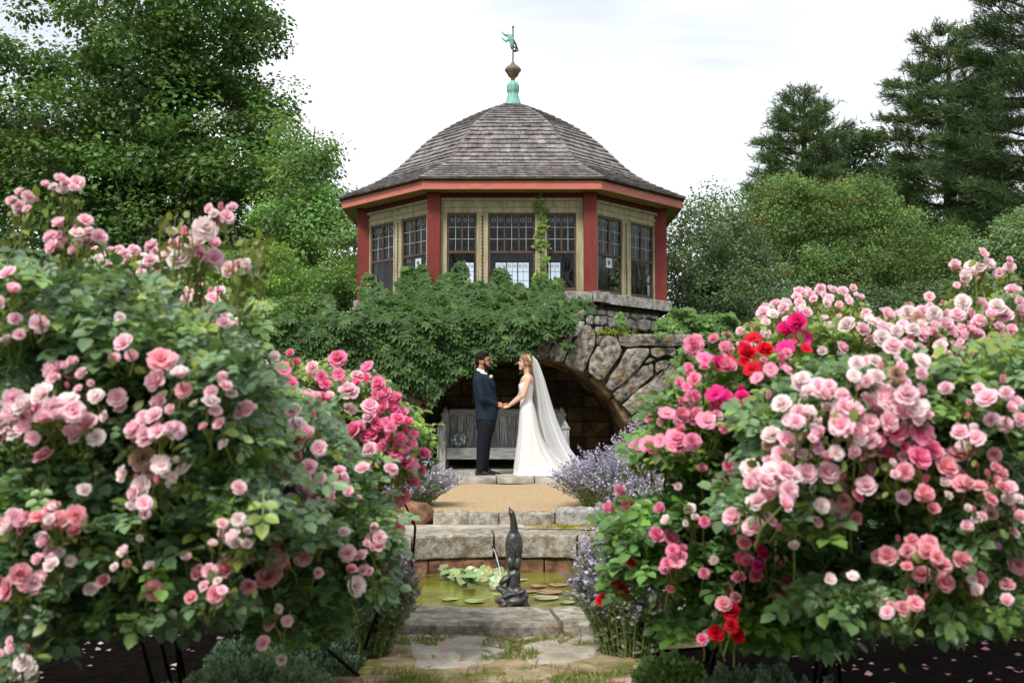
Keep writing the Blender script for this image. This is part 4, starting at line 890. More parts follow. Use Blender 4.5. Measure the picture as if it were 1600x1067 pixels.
catmint('tall catmint at the far right by the wall foot', (1.75,13.3,-.1), .55, .85, 170, .9, 2)
catmint('purple catmint clump leaning over the sand path on the left', (-1.08,10.9,-.12), .45, .50, 260, .75, 3, lean=(.22,0))
catmint('catmint overhanging the pond rim at the right, in front of the back coping', (1.0,7.9,-.25), .42, .56, 240, .95, 4, fs_=.9)
catmint('loose catmint with a few flower spikes at the left pond rim', (-.86,5.75,-.27), .30, .55, 300, .35, 6, fs_=.9)
catmint('leafy catmint at the right pond rim below the red rose', (.56,5.0,-.27), .30, .64, 420, .5, 7, ls=.032, fs_=.8)
catmint('leafy catmint at the left of the stepping slabs', (-.72,4.95,-.27), .30, .56, 400, .3, 8, ls=.03, fs_=.8)
catmint('catmint tuft growing at the left foot of the stone wall', (-1.55,14.0,-.05), .35, .5, 160, .7, 12)
def cover(label, c, rx, ry, h, n, col, seed, size=.022, name='groundcover'):
    rg = np.random.default_rng(seed); a = rg.uniform(0,6.283,n); q = np.sqrt(rg.uniform(0,1,n)); x = q*np.cos(a); y = q*np.sin(a)
    z = h*np.sqrt(np.maximum(0,1-q*q))*(.70+.2*np.sin(9*x+3)*np.cos(7*y)+.16*np.sin(21*x+5*y)*np.cos(17*y-6*x))+rg.uniform(-.06,.02,n)
    pos = np.stack([c[0]+x*rx, c[1]+y*ry, c[2]+z],1); ax = nrm(np.stack([x*.6,y*.6,np.ones(n)],1)+randdir(n)*.7)
    t = thing(name, c, label, 'ground cover')
    o = scatter('foliage', T_LEAF, pos, ax, randdir(n), size*rg.uniform(.6,1.4,n), np.array(col)[None]*rg.uniform(.45,1.4,(n,1)), M['leaf'], t); o['kind'] = 'stuff'
cover('mound of fine grey green santolina at the bottom left edge of the walk', (-.98,3.75,-.28), .34, .75, .26, 16000, (.16,.24,.15), 21)
cover('low dark grey green mat of foliage at the bottom left behind the santolina', (-1.02,4.7,-.28), .34, .6, .20, 12000, (.075,.13,.08), 22)
cover('mound of fine grey green santolina at the bottom right edge of the walk', (.92,3.6,-.28), .32, .6, .25, 14000, (.15,.23,.16), 23)
cover('sprig of grey leafed plant in the bottom right corner', (1.75,3.5,-.28), .30, .4, .16, 4000, (.09,.15,.10), 24)
cover('leafy green weeds at the foot of the right catmint', (.66,4.3,-.28), .16, .3, .14, 2500, (.08,.15,.04), 25, .03)
cover('shade plant at the left inside the arch by the bench', (-1.75,16.0,0), .25, .2, .35, 700, (.10,.17,.05), 26, .06)
cover('light green weeds at the right foot of the arch', (1.95,15.6,-.05), .35, .3, .35, 1800, (.12,.20,.05), 27, .06)
def grass(label, boxes, n, h, seed, col=(.16,.20,.045)):
    rg = np.random.default_rng(seed); P = []
    for x0,x1,y0,y1,z,wt in boxes:
        k = int(n*wt); cx_ = rg.uniform(x0,x1,k); cy_ = rg.uniform(y0,y1,k); m_ = (np.sin(cx_*17+cy_*9)+np.sin(cy_*23-cx_*11+2)) > -.3; P.append(np.stack([cx_[m_],cy_[m_],np.full(m_.sum(),z)],1))
    P = np.concatenate(P); n = len(P); ax = np.stack([rg.normal(0,.5,n),rg.normal(0,.5,n),np.ones(n)],1); o = scatter('grass', ([(-.09,0,0),(.09,0,0),(.05,.6,.05),(0,1,.2)],[(0,1,2,3)]), P, ax, randdir(n), h*rg.uniform(.4,1.3,n), np.array(col)[None]*rg.uniform(.5,1.5,(n,1)), M['leaf'])
    tag(o, label, 'grass', kind='stuff')
grass('thin yellow green grass growing between the front coping and the slabs', [(-1.1,1.0,5.12,5.30,-.268,.6),(-.15,.12,4.75,5.1,-.265,.12),(-.62,-.3,3.9,4.6,-.265,.25),(.15,.60,3.9,4.6,-.265,.3),(-.6,.6,3.6,4.7,-.265,.25)], 9000, .028, 31)
grass('yellow green moss and grass at the edging stones right of the bird', [(.42,.86,9.78,9.98,-.19,.6),(.2,1.0,9.7,9.78,-.188,.3)], 2600, .03, 32, (.24,.24,.03))
# fallen petals
def petals(label, n, fn, size, seed, cols):
    rg = np.random.default_rng(seed); P = fn(rg, n); n = len(P); c = np.array(cols)[rg.integers(0,len(cols),n)]*rg.uniform(.7,1.1,(n,1))
    o = scatter('fallen_petals', T_LEAF, P, nrm(np.stack([rg.normal(size=n),rg.normal(size=n),np.zeros(n)],1)), nrm(np.stack([rg.normal(0,.4,n),rg.normal(0,.4,n),np.ones(n)],1)), size*rg.uniform(.6,1.3,n), c, M['petal']); tag(o, label, 'petals', kind='stuff')
PC_ = [(.75,.42,.45),(.8,.6,.6),(.7,.3,.4),(.5,.25,.25)]
petals('pale pink petals littering the dark soil under the left roses', 380, lambda rg, n: np.stack([rg.normal(-2.1,.6,n), rg.normal(6.2,1.0,n), np.full(n,-.262)],1), .034, 41, PC_)
petals('scattered petals on the dark soil under the right roses', 260, lambda rg, n: np.stack([rg.uniform(1.2,3.6,n), rg.uniform(4.3,7.2,n), np.full(n,-.262)],1), .034, 42, PC_)
petals('heap of pink petals at the bottom right edge of the walk', 90, lambda rg, n: np.stack([rg.normal(.47,.07,n), rg.normal(4.22,.09,n), rg.uniform(-.262,-.235,n)],1), .045, 43, [(.85,.25,.42),(.85,.5,.58),(.8,.1,.25)])
petals('few stray petals on the stone slabs and sand', 60, lambda rg, n: np.stack([rg.uniform(-.65,.6,n), rg.uniform(3.9,5.2,n), np.full(n,-.222)],1), .035, 44, PC_)
# ================================================================ ROSES
def petal(m, c, ax, ang, tilt, L, wd, cup, col, edge):
    z = ax.normalized(); x = z.orthogonal().normalized(); y = z.cross(x); o = x*math.cos(ang)+y*math.sin(ang); s = z.cross(o)
    vs = []; cs = []
    for i in range(4):
        v = i/3; w_ = wd*(.35+.65*math.sin(math.pi*(.18+.62*v)))
        th = tilt*(.25+.9*v); p0 = c+(o*math.sin(tilt*.6+.0)+z*math.cos(tilt*.6))*L*v*.55+(o*math.sin(th)+z*math.cos(th))*L*v*.45
        for j in range(4):
            u = (j/3-.5)*2; q = p0+s*u*w_*.5-o*cup*u*u*w_*.5*math.cos(tilt)+z*cup*u*u*w_*.4; vs.append(q+Vector((R.uniform(-1,1),R.uniform(-1,1),R.uniform(-1,1)))*L*.03)
            f = (v**1.3); cs.append(tuple(a*(1-f)+b*f for a, b in zip(col, edge)))
    n = len(m.v); m.v += [tuple(v) for v in vs]; m.c += cs; m.f += [(n+4*i+j, n+4*i+j+1, n+4*i+j+5, n+4*i+j+4) for i in range(3) for j in range(3)]
def bloom_mesh(nm, col, edge, layers, seed):
    m = MB(); z = Vector((0,0,1))
    for n, tilt, L, wd, cup, z0 in layers:
        a0 = R.uniform(0, 6)
        for k in range(n): petal(m, Vector((0,0,z0)), z, a0+k*2*math.pi/n+R.uniform(-.15,.15), tilt+R.uniform(-.12,.12), L*R.uniform(.9,1.08), wd, cup, col, edge)
    me = bpy.data.meshes.new(nm); me.from_pydata(m.v, [], m.f); ca = me.color_attributes.new('Col','FLOAT_COLOR','POINT'); c4 = np.ones((len(m.v),4), np.float32); c4[:,:3] = np.array(m.c); ca.data.foreach_set('color', c4.ravel())
    me.polygons.foreach_set('use_smooth', [True]*len(me.polygons)); me.materials.append(M['petal']); me.update(); return me
FULL = [(6,1.45,.56,.50,.35,0),(6,1.1,.53,.48,.5,.04),(5,.75,.47,.42,.7,.07),(4,.42,.40,.32,.9,.09),(3,.18,.34,.22,1.1,.11)]
OPEN = [(6,1.5,.58,.55,.2,0),(5,1.1,.50,.5,.4,.03),(4,.6,.34,.34,.7,.05)]
CUP = [(6,1.0,.55,.52,.6,-.05),(5,.75,.52,.46,.7,0),(4,.45,.46,.36,.9,.04),(3,.2,.4,.25,1.1,.06)]
FLAT = [(6,1.5,.58,.62,.2,0),(3,.9,.3,.3,.5,.02)]
BUD = [(5,.35,.62,.42,.95,-.2),(4,.22,.58,.34,1.1,-.15)]
PAL = {'P':((.95,.46,.56),(.98,.78,.84)),'W':((.93,.70,.68),(.96,.88,.88)),'S':((.86,.30,.36),(.92,.54,.59)),'H':((.88,.13,.33),(.95,.38,.58)),'L':((.90,.58,.66),(.92,.34,.52)),'M':((.78,.015,.20),(.86,.06,.36)),'Z':((.42,.22,.12),(.62,.42,.33)),'R':((.62,.008,.02),(.80,.02,.06))}
BM = {}
for k, (a, b) in PAL.items():
    BM[k] = [bloom_mesh('rose_bloom_'+s, a, b, L, i) for i, (s, L) in enumerate((('full',FULL),('full',FULL),('cupped',CUP),('open',OPEN if k in 'PWS' else FLAT)))]
    BM[k+'b'] = [bloom_mesh('rose_bud', a, tuple(x*.9 for x in a), BUD, 1)]
RL = [('A',38,318,26,'P',6,22,14),('A',97,292,26,'P',6,30,9),('A',115,368,28,'P',11,36,24),('C',190,405,20,'P',14,65,14),('A',240,388,40,'P',1),('A',300,388,42,'P',8,42,26),('A',268,368,26,'P',1),('A',345,333,26,'P',5,20,12),('A',372,420,26,'P',4,20,8),('C',215,430,22,'P',9,40,18),('A',5,457,42,'P',2),('C',325,467,24,'P',7,28,18),('C',340,510,22,'P',6,30,15),
('A',88,585,40,'P',1),('A',105,603,22,'P',1,0,0,1),('A',60,508,36,'P',1),('A',50,490,20,'P',1,0,0,1),('A',62,492,18,'P',1,0,0,1),('A',252,566,40,'S',1),('A',270,590,38,'P',2),('A',287,610,34,'S',1),('A',328,632,36,'P',1),('A',335,662,28,'P',2),('A',387,648,40,'P',1),('A',8,650,40,'P',3),('A',75,640,40,'P',7,40,20),('A',125,665,36,'P',3),('A',72,715,36,'S',1),('A',20,680,30,'P',2),
('A',240,675,34,'P',7,32,20),('A',150,740,22,'P',1,0,0,1),('A',225,740,36,'P',6,35,20),('A',25,820,34,'P',4,22,14),('A',88,812,34,'S',4,28,16),('A',120,830,30,'S',1),('A',30,912,38,'S',5,35,20),('A',143,922,34,'P',1),('A',165,908,36,'S',1),('A',235,923,40,'S',1),('A',355,890,40,'S',1),('A',325,925,42,'S',2),('A',388,917,28,'S',1),('A',25,1048,40,'W',3,30,14),('A',10,1015,22,'P',2),('A',42,1013,20,'S',1,0,0,1),('A',415,1006,32,'P',1),('A2',440,1030,28,'W',1),('A',70,865,26,'P',2),('A',100,880,28,'W',2),
('A2',390,648,34,'P',1),('B',418,560,24,'W',2),('B',390,595,24,'P',1),('B',443,595,32,'W',4),('B',453,569,24,'H',2),('B',490,576,32,'P',1),('B',520,583,30,'H',2),('B',566,590,26,'H',2),('B',596,598,24,'H',1),('B',496,620,30,'H',2),('B',533,618,32,'P',4),('B',491,648,32,'P',2),('A2',450,668,36,'P',4),('B',591,623,30,'H',2),('B',604,640,28,'H',3),('B',619,652,32,'H',3),('B',574,668,32,'H',3),('B',601,686,24,'H',2),('B',639,677,22,'H',2),('B',506,675,30,'H',2),('B',491,701,34,'H',4),('B',584,703,30,'H',2),('A2',455,714,36,'P',4),('A2',455,745,36,'W',1),('A2',492,746,26,'P',2),('B',537,768,16,'H',1),('B',647,716,28,'H',3),('B',626,731,34,'H',4),
('A2',435,787,34,'P',4),('A2',478,779,28,'P',2),('A2',460,799,28,'P',2),('A2',493,829,28,'P',2),('A2',463,836,28,'P',1),('B',599,804,36,'H',4),('A2',425,862,38,'S',5),('A2',463,867,34,'P',2),('A2',538,834,34,'P',1),('A2',543,865,28,'P',1),('A2',548,892,30,'S',1),('A2',553,915,30,'P',1),('A2',579,859,30,'P',2),('A2',585,885,26,'P',2),('A2',496,895,28,'P',1),('A2',423,892,30,'P',2),('A2',440,968,26,'P',2),('A2',560,780,14,'P',1),('A2',400,870,26,'P',1),
('H',1189,506,22,'P',3),('H',1219,489,20,'P',4),('H',1240,477,24,'P',5),('H',1262,474,18,'P',4),('H',1281,464,17,'P',4),('H',1301,454,16,'P',1),('H',1319,470,20,'P',5),('H',1332,461,15,'P',2),('G',1514,427,20,'P',6,26,16),('G',1536,412,22,'P',2),('G',1500,438,18,'P',2),('G',1570,420,20,'P',2),
('E',1229,521,36,'M',1),('E',1240,530,36,'M',2),('E',1259,547,30,'R',1),('E',1120,553,32,'L',4),('E',1122,573,34,'M',1),('E',1152,564,30,'R',3),('E',1184,551,30,'R',2),('E',1092,579,26,'H',2),('E',1077,592,24,'L',2),('H',1161,534,24,'P',4),('E',1150,622,34,'M',4,34,14),('E',1075,620,22,'H',2),('E',1109,631,24,'H',1),('E',1079,644,32,'L',3),('E',1047,660,34,'L',4,28,14),('E',1184,592,24,'L',1),('D',1255,592,28,'W',1),('D',1240,622,34,'P',5),('D',1264,614,30,'P',1),('E',1180,663,38,'R',2),('E',1186,657,24,'M',1),('D',1202,697,34,'P',1),('E',1221,697,32,'R',2),('E',1195,722,26,'R',1),('E',1011,702,34,'L',3,20,8),('E',1054,694,30,'L',4,26,10),
('D',1270,674,32,'P',1),('D',1244,682,32,'P',5),('D',1299,656,20,'H',1),('D',1330,609,30,'P',5),('D',1322,629,32,'P',1),('D',1375,658,38,'P',15,58,34),('D',1397,597,34,'P',6),('D',1392,626,34,'P',1),('D',1435,642,36,'P',1),('D',1390,564,30,'P',7),('G',1427,545,30,'P',6),('G',1431,511,28,'P',8,28,22),('G',1465,509,28,'P',4),('G',1446,479,22,'P',4),('G',1356,509,26,'P',5),('G',1382,500,20,'P',4),('G',1371,526,24,'P',4),('H',1292,511,16,'P',2),('H',1311,507,14,'P',3),('G',1506,489,24,'P',4),('G',1514,511,24,'P',3),('G',1540,496,22,'P',4),('G',1585,489,26,'P',6),('G',1592,511,28,'P',5),('G',1585,541,20,'H',6),('G',1525,537,18,'P',7),('G',1499,560,18,'P',6),('G',1307,560,22,'P',4),('D',1478,609,30,'P',1),('D',1560,616,32,'P',3),('D',1583,656,28,'P',4),('D',1521,622,20,'P',2),('D',1315,695,32,'P',4),('E',1214,571,20,'L',4),
('D',1334,734,38,'P',4),('D',1258,744,38,'P',1),('D',1204,752,36,'P',11,34,32),('D',1188,810,34,'P',4),('D',1300,782,30,'W',3),('D',1338,776,34,'H',1),('D',1400,702,32,'H',4),('D',1442,702,36,'H',2),('D',1440,697,30,'M',1),('D',1460,736,38,'S',5),('D',1490,746,30,'P',1),('D',1516,726,32,'S',5),('D',1542,750,30,'S',3),('D',1562,742,26,'S',1),('D',1504,698,26,'P',1),('D',1446,774,28,'S',1),('D',1458,796,32,'S',1),('D',1424,848,28,'S',1),('D',1408,864,32,'S',4),('D',1456,888,34,'S',5),('D',1420,944,24,'S',4),('D',1526,906,28,'S',1),('D',1528,922,28,'W',1),('D',1594,906,36,'S',2),('E',1364,888,26,'W',2),('E',1350,944,22,'P',1),('E',1372,972,22,'P',1),
('E',1096,734,24,'L',1),('E',1032,798,28,'L',1),('E',1100,816,30,'H',1),('E',966,790,30,'L',2),('E',1022,838,26,'H',1),('E',1046,842,28,'H',1),('E',1058,874,26,'L',2),('E',988,880,30,'R',1),('E',958,928,34,'R',2),('E',1100,896,26,'L',1),('E',1116,876,26,'W',1),('E',1176,864,30,'M',3),('E',1172,900,28,'H',2),('E',1044,924,18,'S',1),('E',1140,936,24,'S',2),('E',1098,1000,32,'H',1),('E',1132,976,32,'R',2),('E',1152,994,40,'R',1),('E',1212,936,24,'M',1),('E',1228,912,24,'M',1),('E',1222,938,24,'M',1),('D',1160,850,22,'S',1),('E',1060,760,16,'P',1),('E',1300,756,20,'S',1),('D',1270,706,28,'P',3),('D',1350,706,26,'P',2)]
BUSH = {}; KD = dict(A=2.95,A2=3.5,B=4.6,C=4.4,D=3.0,E=3.7,G=4.0,H=5.0)
def front(key, px, py):
    b = BUSH[key]; best = 0
    for x, y, rx, ry in b['blobs']:
        r = ((px-x)/rx)**2+((py-y)/ry)**2
        if r < 1: best = max(best, math.sqrt(1-r))
    return b['D']-b['dr']*best*1.0
def bush(key, label, D, dr, blobs, nleaf, col, base_px, canes=9, nparts=110, lsize=.125, seed=1, yel=.12, cat='rose bush'):
    rg = np.random.default_rng(seed); base = Vector((W(base_px, 700, D).x, D+.5, -.28)); t = thing('rose_bush', base, label, cat, 'rose bushes')
    BUSH[key] = dict(t=t, D=D, dr=dr, blobs=blobs, stems=MB(), seed=seed)
    wts = np.array([b[2]*b[3] for b in blobs], float); wts /= wts.sum(); idx = rg.choice(len(blobs), nleaf, p=wts); B = np.array(blobs, float)[idx]
    lsize *= 1.02; nleaf = int(nleaf*1.55); idx = rg.choice(len(blobs), nleaf, p=wts); B = np.array(blobs, float)[idx]
    d = randdir(nleaf); q = rg.uniform(.08,1,nleaf)**.42
    px = B[:,0]+d[:,0]*B[:,2]*q; py = B[:,1]+d[:,2]*B[:,3]*q; Dd = D+d[:,1]*dr*q
    # keep leaves in drifts so that hollows stay dark
    hol = np.sin(px*.035+Dd*5+seed)+np.sin(py*.04-px*.018+seed*2)+.8*np.sin((px+py)*.023+Dd*7); keep = ((hol > -.75) | (rg.uniform(size=nleaf) < .18)) & (q < .93+.09*np.sin(px*.09)+.07*np.sin(py*.13+px*.05)+rg.normal(0,.05,nleaf))
    px, py, Dd, d = px[keep], py[keep], Dd[keep], d[keep]
    keep = np.ones(len(px), bool)                        # nothing grows over the blooms
    for r in RL:
        if r[0] == key or abs(KD[r[0]]-D) < .8:
            nn = r[5]; sx_ = (r[6] if len(r) > 6 and r[6] else r[3]*.5*math.sqrt(nn))+r[3]*.15; sy_ = (r[7] if len(r) > 7 and r[7] else r[3]*.42*math.sqrt(nn))+r[3]*.15
            q_ = ((px-r[1])/sx_)**2+((py-r[2]-3)/sy_)**2; bD = front(r[0], r[1], r[2]) if r[0] in BUSH else 0
            keep &= ~((q_ < 1) & (Dd < bD+.10))
    px, py, Dd, d = px[keep], py[keep], Dd[keep], d[keep]; n = len(px)
    pos = np.array([tuple(W(a,b,c)) for a,b,c in zip(px,py,Dd)])
    ax = nrm(d*.9+randdir(n)*.55+np.array([0,-.25,-.12])); nor = nrm(np.array([0,-.35,1.0])+d*.35+randdir(n)*.5); sz = lsize*rg.uniform(.45,1.25,n)
    c = np.array(col)[None]*np.array([1.9,1.85,1.5])*rg.uniform(.5,1.5,(n,1)); fresh = (np.sin(px*.021+py*.016+seed)+rg.normal(0,.5,n) > .8); c[fresh] = c[fresh]*np.array([1.15,1.2,.62]); c; y_ = rg.uniform(size=n) < yel*np.clip(1.6-(py-py.min())/(np.ptp(py)*.5),.15,1.8); c[y_] = np.array([.19,.26,.045])*rg.uniform(.7,1.3,(y_.sum(),1))
    fr = np.argsort(Dd)[:max(nparts*6,1)]; pick = rg.choice(fr, min(nparts,len(fr)), replace=False); rest = np.ones(n,bool); rest[pick] = False
    for i in pick: scatter('leaf', T_ROSE, pos[i:i+1], ax[i:i+1], nor[i:i+1], sz[i:i+1], c[i:i+1], M['rose_leaf'], t, True, wl=pos[i])
    o = scatter('foliage', T_ROSE, pos[rest], ax[rest], nor[rest], sz[rest], c[rest], M['rose_leaf'], t, True); o['kind'] = 'stuff'
    for k in range(max(3, canes//3)):
        b = blobs[k % len(blobs)]; p = W(b[0]+R.uniform(-.6,.6)*b[2], b[1]+R.uniform(-.5,.2)*b[3], D+R.uniform(-.5,.4)*dr); q0 = base+Vector((R.uniform(-.15,.15),R.uniform(.5,.9),0))
        m = MB(); m.tube([q0, q0.lerp(p,.35)+Vector((R.uniform(-.15,.15),R.uniform(-.1,.1),.12)), q0.lerp(p,.7)+Vector((R.uniform(-.1,.1),0,.14)), p], [.008,.007,.005,.002], 6); m.build('cane', M['cane'], t, smooth=True)
def rose(key, px, py, size, col='P', n=1, sx=0, sy=0, bud=0):
    b = BUSH[key]; n = int(round(n*1.4)) if n > 1 else n
    for i in range(n):
        if n > 1:
            a = i*2.4+R.uniform(-.4,.4); q = math.sqrt((i+.4)/n); x = px+math.cos(a)*q*(sx*1.15 or size*.72*math.sqrt(n)/1.3); y = py+math.sin(a)*q*(sy*1.2 or size*.56*math.sqrt(n)/1.3)
        else: x, y = px, py
        D = front(key, x, y)-R.uniform(.03,.12); p = W(x, y, D); r = size*.96*R.uniform(.64,1.2)*D/F
        isb = (bud or (n > 3 and R.random() < .16)); c_ = col
        if col == 'P' and R.random() < .22: c_ = 'W'
        if col in 'PSW' and R.random() < .035: c_ = 'Z'
        if isb: c_ = (c_ if c_ != 'W' else 'P')+'b'; r *= .62
        me = R.choice(BM[c_]); o = bpy.data.objects.new('rose_bloom' if not isb else 'rose_bud', me); o.scale = (r, r, r)
        dr_ = Vector((R.uniform(-.6,.6)+(x-px)*.01, -R.uniform(.45,1.0), R.uniform(.1,.95))).normalized()
        if isb: dr_ = Vector((R.uniform(-.5,.5),-.2,1)).normalized()
        o.rotation_euler = (dr_.to_track_quat('Z','Y') @ Matrix.Rotation(R.uniform(0,6.28),4,'Z').to_quaternion()).to_euler()
        link(o, b['t'], p)
        q = p-dr_*.03; e = W(px+R.uniform(-10,10), py+R.uniform(30,60), D+.12); b['stems'].tube([p, q.lerp(e,.4)-dr_*.01, e], [.0025,.003,.0035], 4, cap=False)
        if n > 1 and R.random() < .5:
            g_ = scatter_tmp.setdefault(key, []); g_.append((q, dr_))
scatter_tmp = {}
bush('A', 'large pale pink rose bush nearest the camera on the left', 2.95, .50, [(60,510,130,110),(185,530,150,110),(290,590,140,105),(90,640,190,130),(260,680,170,130),(60,790,180,130),(230,810,190,110),(400,800,110,120),(150,440,110,45),(350,560,60,60),(60,900,130,90),(20,430,80,70),(180,880,130,70),(20,1010,60,60),(80,960,110,60),(320,930,70,55),(230,955,110,60)], 8200, (.060,.105,.060), 130, canes=14, nparts=230, seed=1, lsize=.115)
bush('A2', 'pale pink rose bush mid left with blooms hanging down to the pond rim', 3.5, .38, [(470,760,120,110),(520,830,90,80),(400,930,100,60),(500,920,90,60),(470,975,90,45),(430,700,100,90),(380,870,120,90),(540,880,55,60),(420,640,80,70)], 3300, (.062,.112,.058), 430, canes=9, nparts=120, seed=2, lsize=.11)
bush('B', 'hot pink rose bush on the left closest to the couple', 4.6, .42, [(560,650,80,80),(500,620,90,65),(450,600,70,55),(590,720,65,60),(520,720,100,70),(610,680,45,60),(400,590,50,50)], 2800, (.085,.145,.045), 540, canes=8, nparts=70, seed=3, lsize=.12, yel=.25)
bush('C', 'smaller pale rose bush high at the back left with clustered blooms', 4.4, .40, [(215,440,90,60),(330,500,70,70),(260,520,110,80),(340,600,80,70)], 1500, (.07,.12,.055), 300, canes=6, nparts=30, seed=4)
bush('D', 'large pale pink rose bush nearest the camera on the right', 3.0, .48, [(1300,680,130,110),(1420,640,130,110),(1540,640,110,120),(1330,610,120,65),(1230,780,100,90),(1420,760,130,100),(1540,790,110,130),(1480,860,130,80),(1250,650,70,60),(1600,570,70,80),(1400,590,110,50),(1330,930,80,60),(1530,950,110,60),(1430,960,100,55)], 8000, (.058,.105,.052), 1450, canes=14, nparts=230, seed=5, lsize=.115)
bush('E', 'mixed pink and crimson rose bush at the inner edge of the right bank', 3.7, .42, [(1130,640,110,90),(1080,700,75,70),(1180,740,110,90),(1090,800,90,90),(1060,880,90,80),(1170,880,120,90),(1230,920,90,80),(1150,960,110,60),(1200,580,90,50),(1020,830,50,70),(1290,880,80,60),(1230,985,90,45)], 6800, (.050,.105,.035), 1140, canes=12, nparts=190, seed=6, lsize=.13)
bush('G', 'pale rose bush at the back right with tall sprays against the shrubs', 4.0, .40, [(1440,540,110,70),(1370,540,80,60),(1530,540,100,80),(1560,500,70,60),(1300,530,70,50),(1540,470,30,40)], 1700, (.085,.13,.05), 1430, canes=8, nparts=50, seed=7, yel=.3)
bush('H', 'yellowish leaved pale rose bush at the back left corner of the right bank', 5.0, .40, [(1270,500,70,40),(1220,520,50,40),(1340,500,60,40),(1250,560,90,50)], 1700, (.14,.17,.04), 1270, canes=6, nparts=20, seed=8, yel=.7, lsize=.10)
for r in RL: rose(*r)
for key, xs, ys, k, cols, sz in (('A',(0,380),(480,930),34,'PPPW',28),('A2',(380,600),(640,960),16,'PPS',28),('D',(1230,1600),(590,960),34,'PPPWS',30),('G',(1340,1600),(480,580),10,'PPW',24),('E',(1000,1290),(600,950),16,'PLHW',24),('C',(150,370),(410,560),8,'PPW',20),('B',(440,640),(580,750),12,'HPHL',26)):
    for _ in range(k):
        x = R.uniform(*xs); y = R.uniform(*ys); b_ = BUSH[key]
        if max([0]+[1-((x-bx_)/rx)**2-((y-by)/ry)**2 for bx_,by,rx,ry in b_['blobs']]) > .02: rose(key, x, y, sz*R.uniform(.75,1.1), R.choice(cols), R.choice((1,1,2,3)))
# loose yellow green shoots at the tops, small leaves by the flower heads
for key, lst in scatter_tmp.items():
    n = len(lst)*3; P = np.array([tuple(q-d*R.uniform(.01,.06)) for q, d in lst for _ in range(3)])+NR.normal(size=(n,3))*.02; c = np.array([.13,.17,.035])[None]*NR.uniform(.6,1.4,(n,1))
    scatter('sepals', T_NEAR, P, randdir(n)+np.array([0,-.2,.1]), randdir(n)+np.array([0,-.3,.5]), NR.uniform(.02,.042,n), c, M['rose_leaf'], BUSH[key]['t'])['kind'] = 'stuff'
def shoots(key, n, spots):
    b = BUSH[key]; m = MB(); P = []
    for _ in range(n):
        x, y0, y1 = R.choice(spots); x += R.uniform(-22,22); D = b['D']+R.uniform(-.3,.2)*b['dr']; a = W(x+R.uniform(-8,8), y1, D); e = W(x+R.uniform(-14,14), y0+R.uniform(-8,14), D-.05); m.tube([a, a.lerp(e,.5)+Vector((R.uniform(-.02,.02),0,0)), e], [.003,.0025,.0012], 4, cap=False)
        for k in range(7): f = R.uniform(.25,1); P.append(tuple(a.lerp(e,f)))
    m.build('shoots', M['stem'], b['t'])['kind'] = 'stuff'; n_ = len(P); P = np.array(P); scatter('shoot_leaves', T_NEAR, P, randdir(n_)+np.array([0,0,.4]), randdir(n_)+np.array([0,-.3,.6]), NR.uniform(.018,.045,n_), np.array([.17,.21,.04])[None]*NR.uniform(.5,1.35,(n_,1)), M['rose_leaf'], b['t'])['kind'] = 'stuff'
shoots('A', 46, [(40,330,430),(98,305,420),(120,380,470),(300,400,490),(270,335,440),(345,345,450),(395,370,470),(372,430,520),(200,400,480)])
shoots('G', 34, [(1514,430,560),(1570,425,540),(1550,400,540),(1446,485,560),(1431,520,590),(1500,500,580),(1380,505,570),(1590,500,580)])
shoots('H', 34, [(1240,485,540),(1281,470,530),(1320,475,530),(1200,510,560),(1300,460,540)])
shoots('B', 20, [(566,600,660),(640,660,720),(655,690,740),(520,590,650),(600,610,670)])
shoots('E', 16, [(1120,560,620),(1229,520,590),(1075,600,660),(1010,700,760)])
for k, b in BUSH.items(): b['stems'].build('flower_stems', M['stem'], b['t'])['kind'] = 'stuff'
# low foliage of the beds behind the bushes
def bedplant(label, c, rx, ry, h, n, col, seed):
    rg = np.random.default_rng(seed); t = thing('rose_bush', c, label, 'rose bush', 'rose bushes behind'); d = randdir(n); d[:,2] = abs(d[:,2]); q = rg.uniform(.1,1,n)**.4
    pos = np.array(c)+d*q[:,None]*np.array([rx,ry,h]); scatter('foliage', T_ROSE, pos, d+randdir(n)*.6, np.array([0,-.4,1.])+randdir(n)*.5, .10*rg.uniform(.6,1.3,n), 1.6*np.array(col)[None]*rg.uniform(.5,1.3,(n,1)), M['rose_leaf'], t)['kind'] = 'stuff'
bedplant('dark leafy rose bush without blooms beyond the hot pink one on the left', (-2.6,8.4,-.28), 1.0, 1.5, .95, 2600, (.055,.10,.045), 51)
bedplant('dark leafy rose bush without blooms in the far left bed by the creeper', (-3.4,11.5,-.12), 1.6, 1.6, 1.2, 3000, (.06,.11,.045), 52)
bedplant('dark leafy rose bush without blooms beyond the crimson one on the right', (2.6,8.4,-.28), 1.0, 1.5, .95, 2600, (.05,.09,.04), 53)
bedplant('dark leafy rose bush without blooms in the far right bed by the stone wall', (3.6,12.0,-.12), 1.5, 1.6, 1.2, 3000, (.055,.10,.045), 54)
